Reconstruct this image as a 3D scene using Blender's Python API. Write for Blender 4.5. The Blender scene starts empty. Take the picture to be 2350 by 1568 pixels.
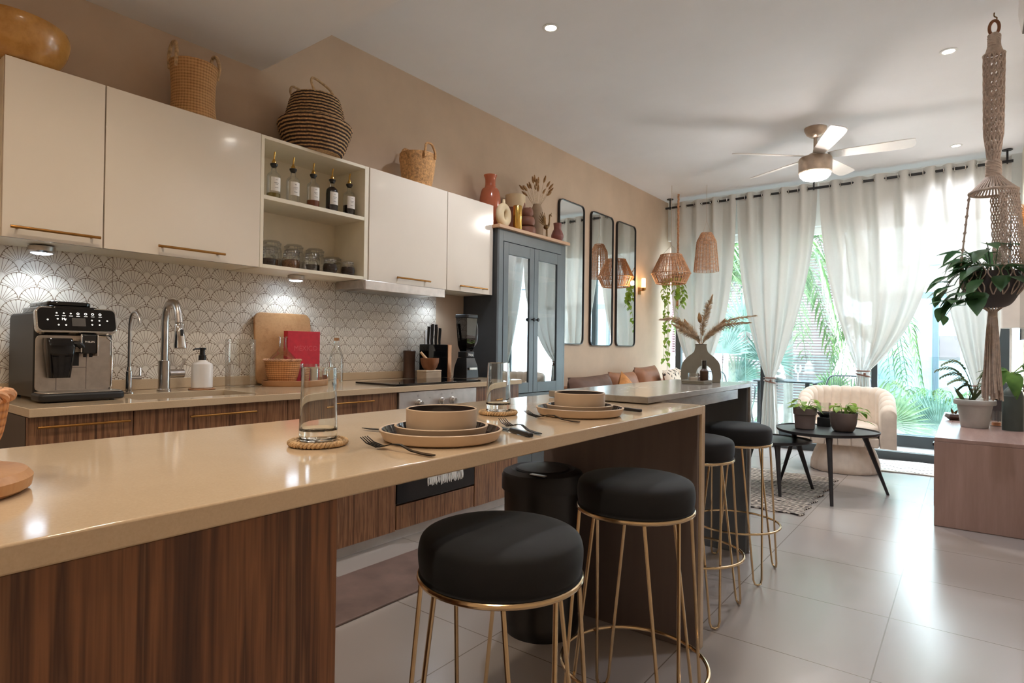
import bpy, bmesh, math, random
from mathutils import Vector, Matrix
PI = math.pi
rnd = random.Random(7)
sc = bpy.context.scene
COL = sc.collection

# ---------------------------------------------------------------- camera
cam_d = bpy.data.cameras.new('camera')
cam = bpy.data.objects.new('camera', cam_d)
COL.objects.link(cam)
_R = ((0.79333565, 0.00491645, -0.60876463), (0.60864312, 0.01514327, 0.79329959), (0.0131189, -0.99987325, 0.00902134))
cam.matrix_world = Matrix(((_R[0][0], -_R[0][1], -_R[0][2], 0.0), (_R[1][0], -_R[1][1], -_R[1][2], 0.0),
                           (_R[2][0], -_R[2][1], -_R[2][2], 1.13), (0, 0, 0, 1)))
cam_d.sensor_fit = 'HORIZONTAL'
cam_d.sensor_width = 36.0
cam_d.lens = 36.0 * 1362.04 / 2350.0
cam_d.clip_start = 0.02
cam_d.clip_end = 200
sc.camera = cam

# ---------------------------------------------------------------- view, sky, sun
sc.view_settings.view_transform = 'Standard'
sc.view_settings.look = 'None'
sc.view_settings.exposure = 0.97
sc.view_settings.gamma = 1.0
sc.view_settings.use_curve_mapping = False
sc.cycles.use_denoising = True
sc.cycles.max_bounces = 9
sc.cycles.diffuse_bounces = 5
sc.cycles.glossy_bounces = 4
sc.cycles.transmission_bounces = 7
sc.cycles.transparent_max_bounces = 14
sc.cycles.sample_clamp_indirect = 12.0
sc.cycles.caustics_reflective = False
sc.cycles.caustics_refractive = False

SKY = 13.6
w = bpy.data.worlds.new('sky')
sc.world = w
w.use_nodes = True
_n = w.node_tree
_bg = _n.nodes['Background']
_bg.inputs[0].default_value = (0.84, 0.89, 1.05, 1)
_bg.inputs[1].default_value = SKY


def light(name, kind, loc, energy, color=(1, 1, 1), size=0.1, rot=None, target=None, **kw):
    d = bpy.data.lights.new(name, kind)
    d.energy = energy
    d.color = color
    if kind == 'AREA':
        d.size = size
    elif kind in ('POINT', 'SPOT'):
        d.shadow_soft_size = size
    o = bpy.data.objects.new(name, d)
    COL.objects.link(o)
    o.location = loc
    if rot:
        o.rotation_euler = rot
    for k, v in kw.items():
        setattr(d, k, v)
    return o


sun = light('sun', 'SUN', (0, 0, 10), 10.0, (1.0, 0.96, 0.90), rot=(math.radians(28), math.radians(12), 0))
sun.data.angle = math.radians(6)
# daylight guide at the big window opening (a portal gives off nothing itself)
portal = light('window_portal', 'AREA', (-1.4, 7.72, 1.4), 1.0, rot=(-PI / 2, 0, 0), shape='RECTANGLE', size_y=2.9)
portal.data.size = 3.7
portal.data.cycles.is_portal = True

# ---------------------------------------------------------------- mesh builder


class MB:
    def __init__(s):
        s.v, s.f, s.m, s.cur = [], [], [], 0

    def add(s, vs, fs):
        b = len(s.v)
        s.v.extend([tuple(p) for p in vs])
        for f in fs:
            s.f.append(tuple(i + b for i in f))
            s.m.append(s.cur)
        return s

    def box(s, x0, x1, y0, y1, z0, z1):
        return s.add([(x0, y0, z0), (x1, y0, z0), (x1, y1, z0), (x0, y1, z0), (x0, y0, z1), (x1, y0, z1), (x1, y1, z1), (x0, y1, z1)],
                     [(0, 3, 2, 1), (4, 5, 6, 7), (0, 1, 5, 4), (1, 2, 6, 5), (2, 3, 7, 6), (3, 0, 4, 7)])

    def obox(s, c, sx, sy, sz, M=None):
        vs = [Vector((x * sx / 2, y * sy / 2, z * sz / 2)) for z in (-1, 1) for (x, y) in ((-1, -1), (1, -1), (1, 1), (-1, 1))]
        if M is not None:
            vs = [M @ q for q in vs]
        c = Vector(c)
        return s.add([q + c for q in vs], [(0, 3, 2, 1), (4, 5, 6, 7), (0, 1, 5, 4), (1, 2, 6, 5), (2, 3, 7, 6), (3, 0, 4, 7)])

    def lathe(s, prof, n=32, c=(0, 0, 0), sx=1.0, sy=1.0, cap0=False, cap1=False, a0=0.0):
        vs, fs = [], []
        for (r, z) in prof:
            for i in range(n):
                a = a0 + 2 * PI * i / n
                vs.append((c[0] + r * sx * math.cos(a), c[1] + r * sy * math.sin(a), c[2] + z))
        for k in range(len(prof) - 1):
            for i in range(n):
                j = (i + 1) % n
                fs.append((k * n + i, k * n + j, (k + 1) * n + j, (k + 1) * n + i))
        if cap0:
            fs.append(tuple(reversed(range(n))))
        if cap1:
            b = (len(prof) - 1) * n
            fs.append(tuple(range(b, b + n)))
        return s.add(vs, fs)

    def cyl(s, c, r, z0, z1, n=24, r1=None):
        return s.lathe([(r, z0), (r if r1 is None else r1, z1)], n, c, cap0=True, cap1=True)

    def tube(s, pts, r, n=8, closed=False, caps=True):
        P = [Vector(p) for p in pts]
        N = len(P)
        rr = r if isinstance(r, (list, tuple)) else [r] * N
        vs, fs = [], []
        prev = None
        for i in range(N):
            if closed:
                t = P[(i + 1) % N] - P[i - 1]
            else:
                t = P[min(i + 1, N - 1)] - P[max(i - 1, 0)]
            if t.length < 1e-9:
                t = Vector((0, 0, 1))
            t.normalize()
            if prev is None:
                a = Vector((0, 0, 1)) if abs(t.z) < 0.9 else Vector((1, 0, 0))
                u = t.cross(a).normalized()
            else:
                u = prev - t * prev.dot(t)
                u = u.normalized() if u.length > 1e-6 else t.orthogonal().normalized()
            prev = u
            w_ = t.cross(u)
            for k in range(n):
                a = 2 * PI * k / n
                vs.append(P[i] + (u * math.cos(a) + w_ * math.sin(a)) * rr[i])
        for i in range(N if closed else N - 1):
            i2 = (i + 1) % N
            for k in range(n):
                k2 = (k + 1) % n
                fs.append((i * n + k, i * n + k2, i2 * n + k2, i2 * n + k))
        if caps and not closed:
            fs.append(tuple(reversed(range(n))))
            fs.append(tuple(range((N - 1) * n, N * n)))
        return s.add(vs, fs)

    def torus(s, c, R, r, N=40, n=8, axis='z', sx=1, sy=1):
        pts = []
        for i in range(N):
            a = 2 * PI * i / N
            x, y = R * sx * math.cos(a), R * sy * math.sin(a)
            p = {'z': (x, y, 0), 'y': (x, 0, y), 'x': (0, x, y)}[axis]
            pts.append((c[0] + p[0], c[1] + p[1], c[2] + p[2]))
        return s.tube(pts, r, n, closed=True)

    def ball(s, c, rx, ry=None, rz=None, n=16, m=10):
        ry = rx if ry is None else ry
        rz = rx if rz is None else rz
        prof = [(max(1e-4, math.sin(PI * k / m)), -math.cos(PI * k / m)) for k in range(m + 1)]
        vs, fs = [], []
        for (r, z) in prof:
            for i in range(n):
                a = 2 * PI * i / n
                vs.append((c[0] + rx * r * math.cos(a), c[1] + ry * r * math.sin(a), c[2] + rz * z))
        for k in range(m):
            for i in range(n):
                j = (i + 1) % n
                fs.append((k * n + i, k * n + j, (k + 1) * n + j, (k + 1) * n + i))
        return s.add(vs, fs)

    def prism(s, poly, z0, z1, plane='xy', off=0.0):
        n = len(poly)

        def P(a, b, h):
            return {'xy': (a, b, h), 'yz': (h, a, b), 'xz': (a, h, b)}[plane]
        vs = [P(a, b, z0) for a, b in poly] + [P(a, b, z1) for a, b in poly]
        fs = [tuple(reversed(range(n))), tuple(range(n, 2 * n))]
        for i in range(n):
            j = (i + 1) % n
            fs.append((i, j, n + j, n + i))
        return s.add(vs, fs)

    def grid(s, fn, nu, nv, wrap=False):
        vs = [fn(i / (nu if wrap else nu - 1), j / (nv - 1)) for j in range(nv) for i in range(nu)]
        fs = []
        for j in range(nv - 1):
            for i in range(nu if wrap else nu - 1):
                i2 = (i + 1) % nu
                fs.append((j * nu + i, j * nu + i2, (j + 1) * nu + i2, (j + 1) * nu + i))
        return s.add(vs, fs)

    def leaf(s, base, d, up, L, W, curl=0.25, heart=True, fold=0.18):
        """one leaf blade: heart shaped when heart, else lance shaped"""
        d = Vector(d).normalized()
        up = Vector(up)
        side = d.cross(up)
        side = side.normalized() if side.length > 1e-5 else d.orthogonal().normalized()
        nrm = side.cross(d).normalized()
        prof = ((0, .12), (.12, .78), (.3, 1.0), (.55, .82), (.8, .42), (1, .02)) if heart else ((0, .1), (.2, .7), (.45, 1.0), (.7, .75), (.9, .3), (1, .02))
        vs, fs = [], []
        b = Vector(base)
        for (t, wd) in prof:
            c = b + d * (L * t) - nrm * (curl * L * t * t)
            h = W * .5 * wd
            vs += [c - side * h + nrm * (fold * h), c, c + side * h + nrm * (fold * h)]
        for k in range(len(prof) - 1):
            a = 3 * k
            fs += [(a, a + 1, a + 4, a + 3), (a + 1, a + 2, a + 5, a + 4)]
        return s.add(vs, fs)


def rpoly(x0, x1, y0, y1, r, n=6):
    out = []
    for (cx, cy, a0) in ((x1 - r, y0 + r, -PI / 2), (x1 - r, y1 - r, 0), (x0 + r, y1 - r, PI / 2), (x0 + r, y0 + r, PI)):
        for k in range(n + 1):
            a = a0 + PI / 2 * k / n
            out.append((cx + r * math.cos(a), cy + r * math.sin(a)))
    return out


def arc(p0, p1, p2, n=12):
    a, b, c = Vector(p0), Vector(p1), Vector(p2)
    return [a * (1 - t) ** 2 + b * 2 * t * (1 - t) + c * t * t for t in [i / n for i in range(n + 1)]]


def spline(pts, n=6):
    P = [Vector(p) for p in pts]
    out = []
    for i in range(len(P) - 1):
        p0, p1, p2, p3 = P[max(i - 1, 0)], P[i], P[i + 1], P[min(i + 2, len(P) - 1)]
        for k in range(n):
            t = k / n
            out.append(0.5 * ((2 * p1) + (p2 - p0) * t + (2 * p0 - 5 * p1 + 4 * p2 - p3) * t * t + (3 * p1 - p0 - 3 * p2 + p3) * t ** 3))
    out.append(P[-1])
    return out


def sp2(pts, n=6):
    return [(p.x, p.y) for p in spline([(a, b, 0) for a, b in pts], n)]


def O(name, mb, mat, parent=None, smooth=35, bevel=0.0, segs=2, label=None, kind=None, loc=None, rz=0.0, solid=0.0, sub=0):
    me = bpy.data.meshes.new(name)
    me.from_pydata(mb.v, [], mb.f)
    for m in (mat if isinstance(mat, (list, tuple)) else [mat]):
        me.materials.append(m)
    if any(mb.m):
        me.polygons.foreach_set('material_index', mb.m)
    bm = bmesh.new()
    bm.from_mesh(me)
    bmesh.ops.recalc_face_normals(bm, faces=bm.faces)
    bm.to_mesh(me)
    bm.free()
    if smooth:
        me.polygons.foreach_set('use_smooth', [True] * len(me.polygons))
        if smooth < 180:
            me.set_sharp_from_angle(angle=math.radians(smooth))
    me.update()
    o = bpy.data.objects.new(name, me)
    COL.objects.link(o)
    if parent is not None:
        o.parent = parent
    if loc is not None:
        o.location = loc
    o.rotation_euler.z = rz
    if solid:
        md = o.modifiers.new('solid', 'SOLIDIFY')
        md.thickness = solid
        md.offset = 0
    if bevel:
        md = o.modifiers.new('bevel', 'BEVEL')
        md.width = bevel
        md.segments = segs
        md.limit_method = 'ANGLE'
        md.angle_limit = math.radians(40)
        md.harden_normals = False
    if sub:
        md = o.modifiers.new('sub', 'SUBSURF')
        md.levels = md.render_levels = sub
    if label:
        o['label'] = label
    if kind:
        o['kind'] = kind
    return o


def tag(o, label, cat, group=None, kind=None):
    o['label'] = label
    o['category'] = cat
    if group:
        o['group'] = group
    if kind:
        o['kind'] = kind
    return o


def T(name, label, cat, loc=(0, 0, 0), rz=0.0, group=None, rot=None):
    o = bpy.data.objects.new(name, None)
    o.empty_display_size = 0.05
    COL.objects.link(o)
    o.location = loc
    o.rotation_euler = rot if rot else (0, 0, rz)
    return tag(o, label, cat, group)


def S(name, mb, mat, **kw):
    return O(name, mb, mat, kind='structure', **kw)


def dup(root, loc, rz=None, label=None, group=None):
    r = root.copy()
    COL.objects.link(r)
    r.location = loc
    if rz is not None:
        r.rotation_euler.z = rz
    if label:
        r['label'] = label
    if group:
        r['group'] = group
    for ch in list(root.children):
        c = ch.copy()
        COL.objects.link(c)
        c.parent = r
        for g in list(ch.children):
            d = g.copy()
            COL.objects.link(d)
            d.parent = c
    return r


def text(name, body, size, mat, parent, M, depth=0.0008):
    cu = bpy.data.curves.new(name, 'FONT')
    cu.body = body
    cu.size = size
    cu.extrude = depth
    cu.align_x = 'CENTER'
    cu.align_y = 'CENTER'
    cu.resolution_u = 3
    tmp = bpy.data.objects.new(name, cu)
    COL.objects.link(tmp)
    dg = bpy.context.evaluated_depsgraph_get()
    me = bpy.data.meshes.new_from_object(tmp.evaluated_get(dg))
    bpy.data.objects.remove(tmp)
    me.materials.clear()
    me.materials.append(mat)
    o = bpy.data.objects.new(name, me)
    COL.objects.link(o)
    if parent is not None:
        o.parent = parent
    o.matrix_local = M
    return o


def axes(origin, xdir, ydir):
    x = Vector(xdir).normalized()
    y = Vector(ydir).normalized()
    z = x.cross(y)
    o = Vector(origin)
    return Matrix(((x.x, y.x, z.x, o.x), (x.y, y.y, z.y, o.y), (x.z, y.z, z.z, o.z), (0, 0, 0, 1)))


# ---------------------------------------------------------------- materials
def lin(c):
    def f(u):
        u /= 255.0
        return u / 12.92 if u <= 0.04045 else ((u + 0.055) / 1.055) ** 2.4
    return (f(c[0]), f(c[1]), f(c[2]), 1.0)


class X:
    """arithmetic on shader values"""
    nt = None

    def __init__(s, k):
        s.k = k

    @staticmethod
    def op(o, *a):
        n = X.nt.nodes.new('ShaderNodeMath')
        n.operation = o
        for i, v in enumerate(a):
            v = v.k if isinstance(v, X) else v
            if isinstance(v, (int, float)):
                n.inputs[i].default_value = v
            else:
                X.nt.links.new(v, n.inputs[i])
        return X(n.outputs[0])

    def __add__(s, o): return X.op('ADD', s, o)
    def __radd__(s, o): return X.op('ADD', o, s)
    def __sub__(s, o): return X.op('SUBTRACT', s, o)
    def __rsub__(s, o): return X.op('SUBTRACT', o, s)
    def __mul__(s, o): return X.op('MULTIPLY', s, o)
    def __rmul__(s, o): return X.op('MULTIPLY', o, s)
    def __truediv__(s, o): return X.op('DIVIDE', s, o)
    def __lt__(s, o): return X.op('LESS_THAN', s, o)
    def __gt__(s, o): return X.op('GREATER_THAN', s, o)


def xabs(a): return X.op('ABSOLUTE', a)
def xfrac(a): return X.op('FRACT', a)
def xfloor(a): return X.op('FLOOR', a)
def xmax(a, b): return X.op('MAXIMUM', a, b)
def xmin(a, b): return X.op('MINIMUM', a, b)
def xsqrt(a): return X.op('SQRT', a)


MATS = {}


class Mat:
    def __init__(s, name):
        s.m = bpy.data.materials.new(name)
        s.m.use_nodes = True
        s.nt = s.m.node_tree
        s.nt.nodes.clear()
        s.out = s.nt.nodes.new('ShaderNodeOutputMaterial')
        X.nt = s.nt

    def node(s, t, **kw):
        n = s.nt.nodes.new(t)
        for k, v in kw.items():
            setattr(n, k, v)
        return n

    def link(s, a, b):
        s.nt.links.new(a.k if isinstance(a, X) else a, b)

    def principled(s, color=None, rough=0.5, metal=0.0, spec=0.5, **kw):
        p = s.node('ShaderNodeBsdfPrincipled')
        if color is not None:
            p.inputs['Base Color'].default_value = lin(color)
        p.inputs['Roughness'].default_value = rough
        p.inputs['Metallic'].default_value = metal
        p.inputs['Specular IOR Level'].default_value = spec
        for k, v in kw.items():
            p.inputs[k].default_value = v
        s.p = p
        s.link(p.outputs[0], s.out.inputs[0])
        return p

    def coords(s, kind='Object'):
        tc = s.node('ShaderNodeTexCoord')
        sp = s.node('ShaderNodeSeparateXYZ')
        s.link(tc.outputs[kind], sp.inputs[0])
        s.tc = tc.outputs[kind]
        return X(sp.outputs[0]), X(sp.outputs[1]), X(sp.outputs[2])

    def vec(s, x, y, z):
        c = s.node('ShaderNodeCombineXYZ')
        for i, v in enumerate((x, y, z)):
            if isinstance(v, X):
                s.link(v, c.inputs[i])
            else:
                c.inputs[i].default_value = v
        return c.outputs[0]

    def noise(s, vec=None, scale=5.0, detail=3.0, rough=0.55):
        n = s.node('ShaderNodeTexNoise')
        n.inputs['Scale'].default_value = scale
        n.inputs['Detail'].default_value = detail
        n.inputs['Roughness'].default_value = rough
        if vec is not None:
            s.link(vec, n.inputs['Vector'])
        return X(n.outputs[0])

    def ramp(s, fac, stops):
        r = s.node('ShaderNodeValToRGB')
        el = r.color_ramp.elements
        while len(el) < len(stops):
            el.new(0.5)
        for e, (p, c) in zip(el, stops):
            e.position = p
            e.color = lin(c)
        s.link(fac, r.inputs[0])
        return r.outputs[0]

    def mix(s, fac, a, b):
        m = s.node('ShaderNodeMix', data_type='RGBA')
        for i, v in ((0, fac), (6, a), (7, b)):
            if isinstance(v, (tuple, list)):
                m.inputs[i].default_value = lin(v)
            elif isinstance(v, (int, float)):
                m.inputs[i].default_value = v
            else:
                s.link(v, m.inputs[i])
        return m.outputs[2]

    def bump(s, h, strength=0.3, dist=0.01):
        b = s.node('ShaderNodeBump')
        b.inputs['Strength'].default_value = strength
        b.inputs['Distance'].default_value = dist
        s.link(h, b.inputs['Height'])
        s.link(b.outputs[0], s.p.inputs['Normal'])


def pm(name, color, rough=0.5, metal=0.0, spec=0.5, var=0.0, vscale=8.0, bump=0.0, bscale=200.0, bdist=0.002, **kw):
    """plain painted or metal surface with a little procedural unevenness"""
    m = Mat(name)
    m.principled(color, rough, metal, spec, **kw)
    if var or bump:
        m.coords()
    if var:
        n = m.noise(m.tc, vscale, 4.0)
        lo = [max(0, c * (1 - var)) for c in color]
        hi = [min(255, c * (1 + var)) for c in color]
        m.link(m.ramp(n, [(0.3, lo), (0.7, hi)]), m.p.inputs['Base Color'])
    if bump:
        m.bump(m.noise(m.tc, bscale, 2.0), bump, bdist)
    return m.m


def thin_glass(name, tint=(255, 255, 255), refl=0.08, rough=0.0):
    m = Mat(name)
    t = m.node('ShaderNodeBsdfTransparent')
    t.inputs[0].default_value = lin(tint)
    g = m.node('ShaderNodeBsdfGlossy')
    g.inputs['Roughness'].default_value = rough
    lw = m.node('ShaderNodeLayerWeight')
    lw.inputs[0].default_value = 0.35
    f = X(lw.outputs['Fresnel']) * 0.5 + refl
    mx = m.node('ShaderNodeMixShader')
    m.link(f, mx.inputs[0])
    m.link(t.outputs[0], mx.inputs[1])
    m.link(g.outputs[0], mx.inputs[2])
    m.link(mx.outputs[0], m.out.inputs[0])
    return m.m


def emit(name, color, strength):
    m = Mat(name)
    e = m.node('ShaderNodeEmission')
    e.inputs[0].default_value = lin(color)
    e.inputs[1].default_value = strength
    m.link(e.outputs[0], m.out.inputs[0])
    return m.m


def leafmat(name, c0, c1, trans=0.35, rough=0.4):
    m = Mat(name)
    p = m.principled(c0, rough)
    m.coords()
    col = m.ramp(m.noise(m.tc, 9.0, 2.0), [(0.35, c0), (0.65, c1)])
    m.link(col, p.inputs['Base Color'])
    tl = m.node('ShaderNodeBsdfTranslucent')
    m.link(col, tl.inputs[0])
    mx = m.node('ShaderNodeMixShader')
    mx.inputs[0].default_value = trans
    m.link(p.outputs[0], mx.inputs[1])
    m.link(tl.outputs[0], mx.inputs[2])
    m.link(mx.outputs[0], m.out.inputs[0])
    return m.m


def wood(name, stops, rough=0.35, axis='z', scale=14.0, stretch=0.06, fine=0.5, coat=0.0):
    """grain running along one axis"""
    m = Mat(name)
    m.principled(stops[0][1], rough)
    if coat:
        m.p.inputs['Coat Weight'].default_value = coat
    x, y, z = m.coords()
    q = {'z': (x, y, z * stretch), 'y': (x, y * stretch, z), 'x': (x * stretch, y, z)}[axis]
    v = m.vec(*q)
    a = m.noise(v, scale, 5.0, 0.65)
    b = m.noise(v, scale * 6, 3.0, 0.6)
    m.link(m.ramp(a * (1 - fine * 0.5) + b * (fine * 0.5), stops), m.p.inputs['Base Color'])
    return m.m


def weave(name, c0, c1, su=60.0, sv=120.0, rough=0.8, strength=0.8):
    """wickerwork on round things: strands from the angle about the upright axis and the height"""
    m = Mat(name)
    m.principled(c0, rough)
    x, y, z = m.coords()
    ang = X.op('ARCTAN2', y, x)
    u = ang * (su / (2 * PI))
    v = z * sv
    chk = X.op('SINE', u * PI)
    row = X.op('SINE', v * PI + xfloor(u) * PI)
    h = xabs(row) * 0.6 + xabs(chk) * 0.4
    n = m.noise(m.tc, 30, 3)
    m.link(m.ramp(h * 0.6 + n * 0.5, [(0.25, c0), (0.75, c1)]), m.p.inputs['Base Color'])
    m.bump(h, strength, 0.004)
    return m.m


def M(key):
    return MATS[key]


def build_mats():
    D = MATS
    D['wall'] = pm('taupe_wall_paint', (200, 176, 152), 0.75, var=0.03, vscale=3, bump=0.08, bscale=180)
    D['ceil'] = pm('white_ceiling_paint', (240, 240, 242), 0.85, var=0.01, vscale=2)
    D['white_wall'] = pm('off_white_wall_paint', (232, 220, 205), 0.8, var=0.02)
    D['white_gloss'] = pm('cream_gloss_lacquer', (232, 220, 204), 0.13, var=0.01, vscale=2, **{'Coat Weight': 0.4, 'Coat Roughness': 0.05})
    D['white_melamine'] = pm('cream_melamine', (238, 228, 206), 0.45, var=0.015)
    D['plinth'] = pm('pale_plinth', (222, 216, 210), 0.35, var=0.03)
    D['steel'] = pm('brushed_steel', (190, 184, 178), 0.28, 1.0, var=0.05, vscale=30)
    D['oven_steel'] = pm('oven_steel', (205, 196, 190), 0.38, 0.85, var=0.04, vscale=20)
    D['chrome'] = pm('chrome', (215, 212, 208), 0.1, 1.0, var=0.02)
    D['brass'] = pm('brushed_brass', (176, 128, 70), 0.3, 1.0, var=0.06, vscale=40)
    D['gold'] = pm('polished_gold_wire', (212, 186, 148), 0.18, 1.0, var=0.03, vscale=20)
    D['gold2'] = pm('gold_pourer', (218, 175, 95), 0.2, 1.0, var=0.04)
    D['antique'] = pm('antique_brass', (120, 92, 58), 0.4, 0.9, var=0.15, vscale=60)
    D['black_gloss'] = pm('black_gloss', (14, 14, 15), 0.08, var=0.05)
    D['black_plastic'] = pm('black_plastic', (22, 21, 21), 0.35, var=0.06, bump=0.05, bscale=400)
    D['black_satin'] = pm('black_satin', (26, 26, 28), 0.5, var=0.06)
    D['black_metal'] = pm('black_powder_coat', (30, 30, 32), 0.42, var=0.08, vscale=30)
    D['black_cut'] = pm('black_cutlery', (26, 25, 24), 0.25, 0.7, var=0.1, vscale=40)
    D['velvet'] = pm('black_velvet', (15, 15, 17), 0.85, var=0.25, vscale=14, bump=0.1, bscale=700, **{'Sheen Weight': 0.3, 'Sheen Roughness': 0.4, 'Sheen Tint': lin((150, 165, 175))})
    D['dark_panel'] = wood('dark_brown_panel', [(0.3, (58, 48, 44)), (0.7, (72, 61, 56))], 0.45, 'z', 6)
    D['lining'] = wood('grey_brown_lining_board', [(0.3, (98, 86, 82)), (0.7, (116, 103, 98))], 0.45, 'z', 6)
    D['bar_panel'] = wood('charcoal_bar_panel', [(0.3, (84, 88, 90)), (0.7, (98, 102, 104))], 0.45, 'z', 6)
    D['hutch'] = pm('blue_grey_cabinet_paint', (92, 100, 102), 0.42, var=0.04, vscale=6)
    D['hutch_shaded'] = pm('shaded_blue_grey_cabinet_paint', (60, 62, 64), 0.5, var=0.05)  # the hutch paint again, its colour darkened to stand for shade
    D['oak'] = wood('oak_top', [(0.25, (186, 142, 104)), (0.75, (206, 164, 126))], 0.45, 'y', 18)
    D['lightwood'] = wood('light_shelf_wood', [(0.25, (205, 165, 125)), (0.75, (225, 188, 148))], 0.5, 'y', 18)
    D['zebra'] = wood('zebrano_laminate', [(0.34, (62, 38, 26)), (0.44, (112, 76, 52)), (0.5, (152, 110, 78)), (0.56, (98, 64, 44)), (0.66, (182, 140, 102))], 0.32, 'z', 26, 0.03, 0.7)
    D['zebra_big'] = wood('zebrano_laminate_island', [(0.34, (44, 24, 15)), (0.43, (86, 52, 33)), (0.5, (130, 86, 55)), (0.56, (72, 42, 26)), (0.66, (168, 120, 82))], 0.3, 'z', 11, 0.03, 0.35)
    D['walnut'] = wood('reddish_walnut', [(0.3, (150, 122, 112)), (0.7, (176, 146, 136))], 0.33, 'z', 12, 0.08, 0.4)
    D['walnut_top'] = wood('reddish_walnut_top', [(0.3, (152, 124, 116)), (0.7, (174, 146, 138))], 0.22, 'y', 12, 0.08, 0.4)
    D['board'] = wood('acacia_board', [(0.3, (160, 112, 70)), (0.5, (192, 146, 100)), (0.7, (172, 124, 80))], 0.4, 'z', 12, 0.1)
    D['bowlwood'] = wood('turned_bowl_wood', [(0.3, (160, 108, 44)), (0.55, (200, 146, 76)), (0.75, (178, 122, 54))], 0.25, 'x', 9, 0.3, 0.3, 0.3)
    D['traywood'] = wood('tray_wood', [(0.3, (150, 104, 66)), (0.7, (178, 130, 88))], 0.45, 'y', 14, 0.1)
    D['darkwood'] = wood('dark_wood', [(0.3, (52, 34, 24)), (0.7, (84, 56, 40))], 0.4, 'z', 16, 0.1)
    D['redwood'] = wood('mortar_wood', [(0.3, (118, 72, 44)), (0.7, (150, 96, 60))], 0.45, 'z', 18, 0.2)
    D['coppery'] = pm('copper_strip', (200, 140, 100), 0.35, 0.6, var=0.05)
    D['stoneware'] = pm('beige_stoneware', (198, 174, 148), 0.5, var=0.03, vscale=12)
    D['glaze'] = pm('dark_glaze', (52, 44, 42), 0.06, var=0.1, vscale=20)
    D['terracotta'] = pm('terracotta_glaze', (186, 104, 74), 0.16, var=0.08, vscale=5)
    D['cream_cer'] = pm('cream_ceramic', (226, 204, 164), 0.45, var=0.03, vscale=10)
    D['brown_cer'] = pm('brown_clay', (134, 86, 66), 0.5, var=0.08, vscale=8)
    D['plum_cer'] = pm('plum_clay', (132, 78, 70), 0.45, var=0.06, vscale=8)
    D['grey_cer'] = pm('greige_ceramic', (170, 148, 124), 0.75, var=0.05, vscale=12, bump=0.15, bscale=90)
    D['sage_cer'] = pm('grey_green_ceramic', (142, 138, 126), 0.8, var=0.04, vscale=14, bump=0.12, bscale=120)
    D['white_cer'] = pm('white_ceramic', (232, 226, 220), 0.3, var=0.02)
    D['pot_brown'] = pm('grey_brown_planter', (112, 98, 92), 0.55, var=0.04, vscale=10)
    D['pot_grey'] = pm('pale_grey_planter', (176, 178, 176), 0.55, var=0.04, vscale=8)
    D['pot_dark'] = pm('dark_planter', (66, 60, 62), 0.6, var=0.05)
    D['bottle_green'] = pm('dark_green_bottle', (62, 72, 68), 0.5, var=0.05, vscale=10)
    D['soil'] = pm('soil', (52, 40, 32), 0.95, var=0.3, vscale=60, bump=0.6, bscale=80, bdist=0.006)
    D['red_book'] = pm('red_book_cloth', (196, 34, 52), 0.55, var=0.06, vscale=30, bump=0.1, bscale=500)
    D['red_text'] = pm('pink_lettering', (214, 86, 92), 0.5, var=0.03)
    D['paper'] = pm('page_edges', (232, 222, 205), 0.9, var=0.05, vscale=60)
    D['label'] = pm('white_paper_label', (236, 230, 222), 0.7, var=0.01)
    D['ink'] = pm('grey_ink', (120, 112, 106), 0.7, var=0.05)
    D['print_white'] = pm('pale_print', (225, 220, 214), 0.5, var=0.02)
    D['wax'] = pm('candle_wax', (236, 222, 208), 0.6, var=0.02)
    D['mat'] = pm('brown_leather_mat', (112, 92, 84), 0.6, var=0.12, vscale=6, bump=0.1, bscale=60)
    D['rope'] = pm('jute_rope', (190, 160, 122), 0.9, var=0.18, vscale=60, bump=0.6, bscale=160, bdist=0.003)
    D['macrame'] = pm('macrame_cotton', (190, 172, 158), 0.95, var=0.1, vscale=40, bump=0.4, bscale=220, bdist=0.003)
    D['rattan'] = pm('rattan_cord', (196, 150, 116), 0.8, var=0.15, vscale=40)
    D['straw'] = pm('straw_coil', (186, 140, 92), 0.9, var=0.2, vscale=70, bump=0.5, bscale=140, bdist=0.004)
    D['seagrass'] = pm('seagrass_coil', (196, 158, 114), 0.9, var=0.2, vscale=90, bump=0.6, bscale=120, bdist=0.005)
    D['seagrass_dark'] = pm('dark_seagrass_coil', (58, 42, 36), 0.9, var=0.25, vscale=90, bump=0.6, bscale=120, bdist=0.005)
    D['wicker'] = weave('wicker', (150, 92, 50), (204, 144, 90), 40, 90)
    D['jute'] = weave('jute_plait', (150, 104, 62), (206, 160, 108), 46, 70)
    D['dry'] = pm('dried_grass', (206, 184, 154), 0.95, var=0.15, vscale=50, **{'Sheen Weight': 0.3})
    D['dry_brown'] = pm('dried_bunny_tail', (164, 128, 88), 0.95, var=0.2, vscale=60)
    D['palmdry'] = pm('dried_palm_fringe', (222, 172, 118), 0.85, var=0.12, vscale=40)
    D['sofa'] = pm('caramel_leather', (134, 86, 54), 0.55, var=0.12, vscale=6, bump=0.15, bscale=50)
    D['sofa_dark'] = pm('brown_upholstery', (96, 68, 54), 0.7, var=0.1, vscale=8)
    D['mustard'] = pm('mustard_cushion', (186, 126, 70), 0.85, var=0.1, vscale=20)
    D['cream_velvet'] = pm('cream_velvet', (222, 208, 192), 0.8, var=0.03, vscale=14, bump=0.06, bscale=400, **{'Sheen Weight': 0.4})
    D['frame_dark'] = pm('dark_window_frame', (58, 64, 68), 0.4, var=0.04)
    D['sill_tile'] = pm('pale_sill_tile', (206, 206, 204), 0.35, var=0.04)
    D['white_paint'] = pm('white_paint', (235, 235, 232), 0.6, var=0.02)
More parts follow.
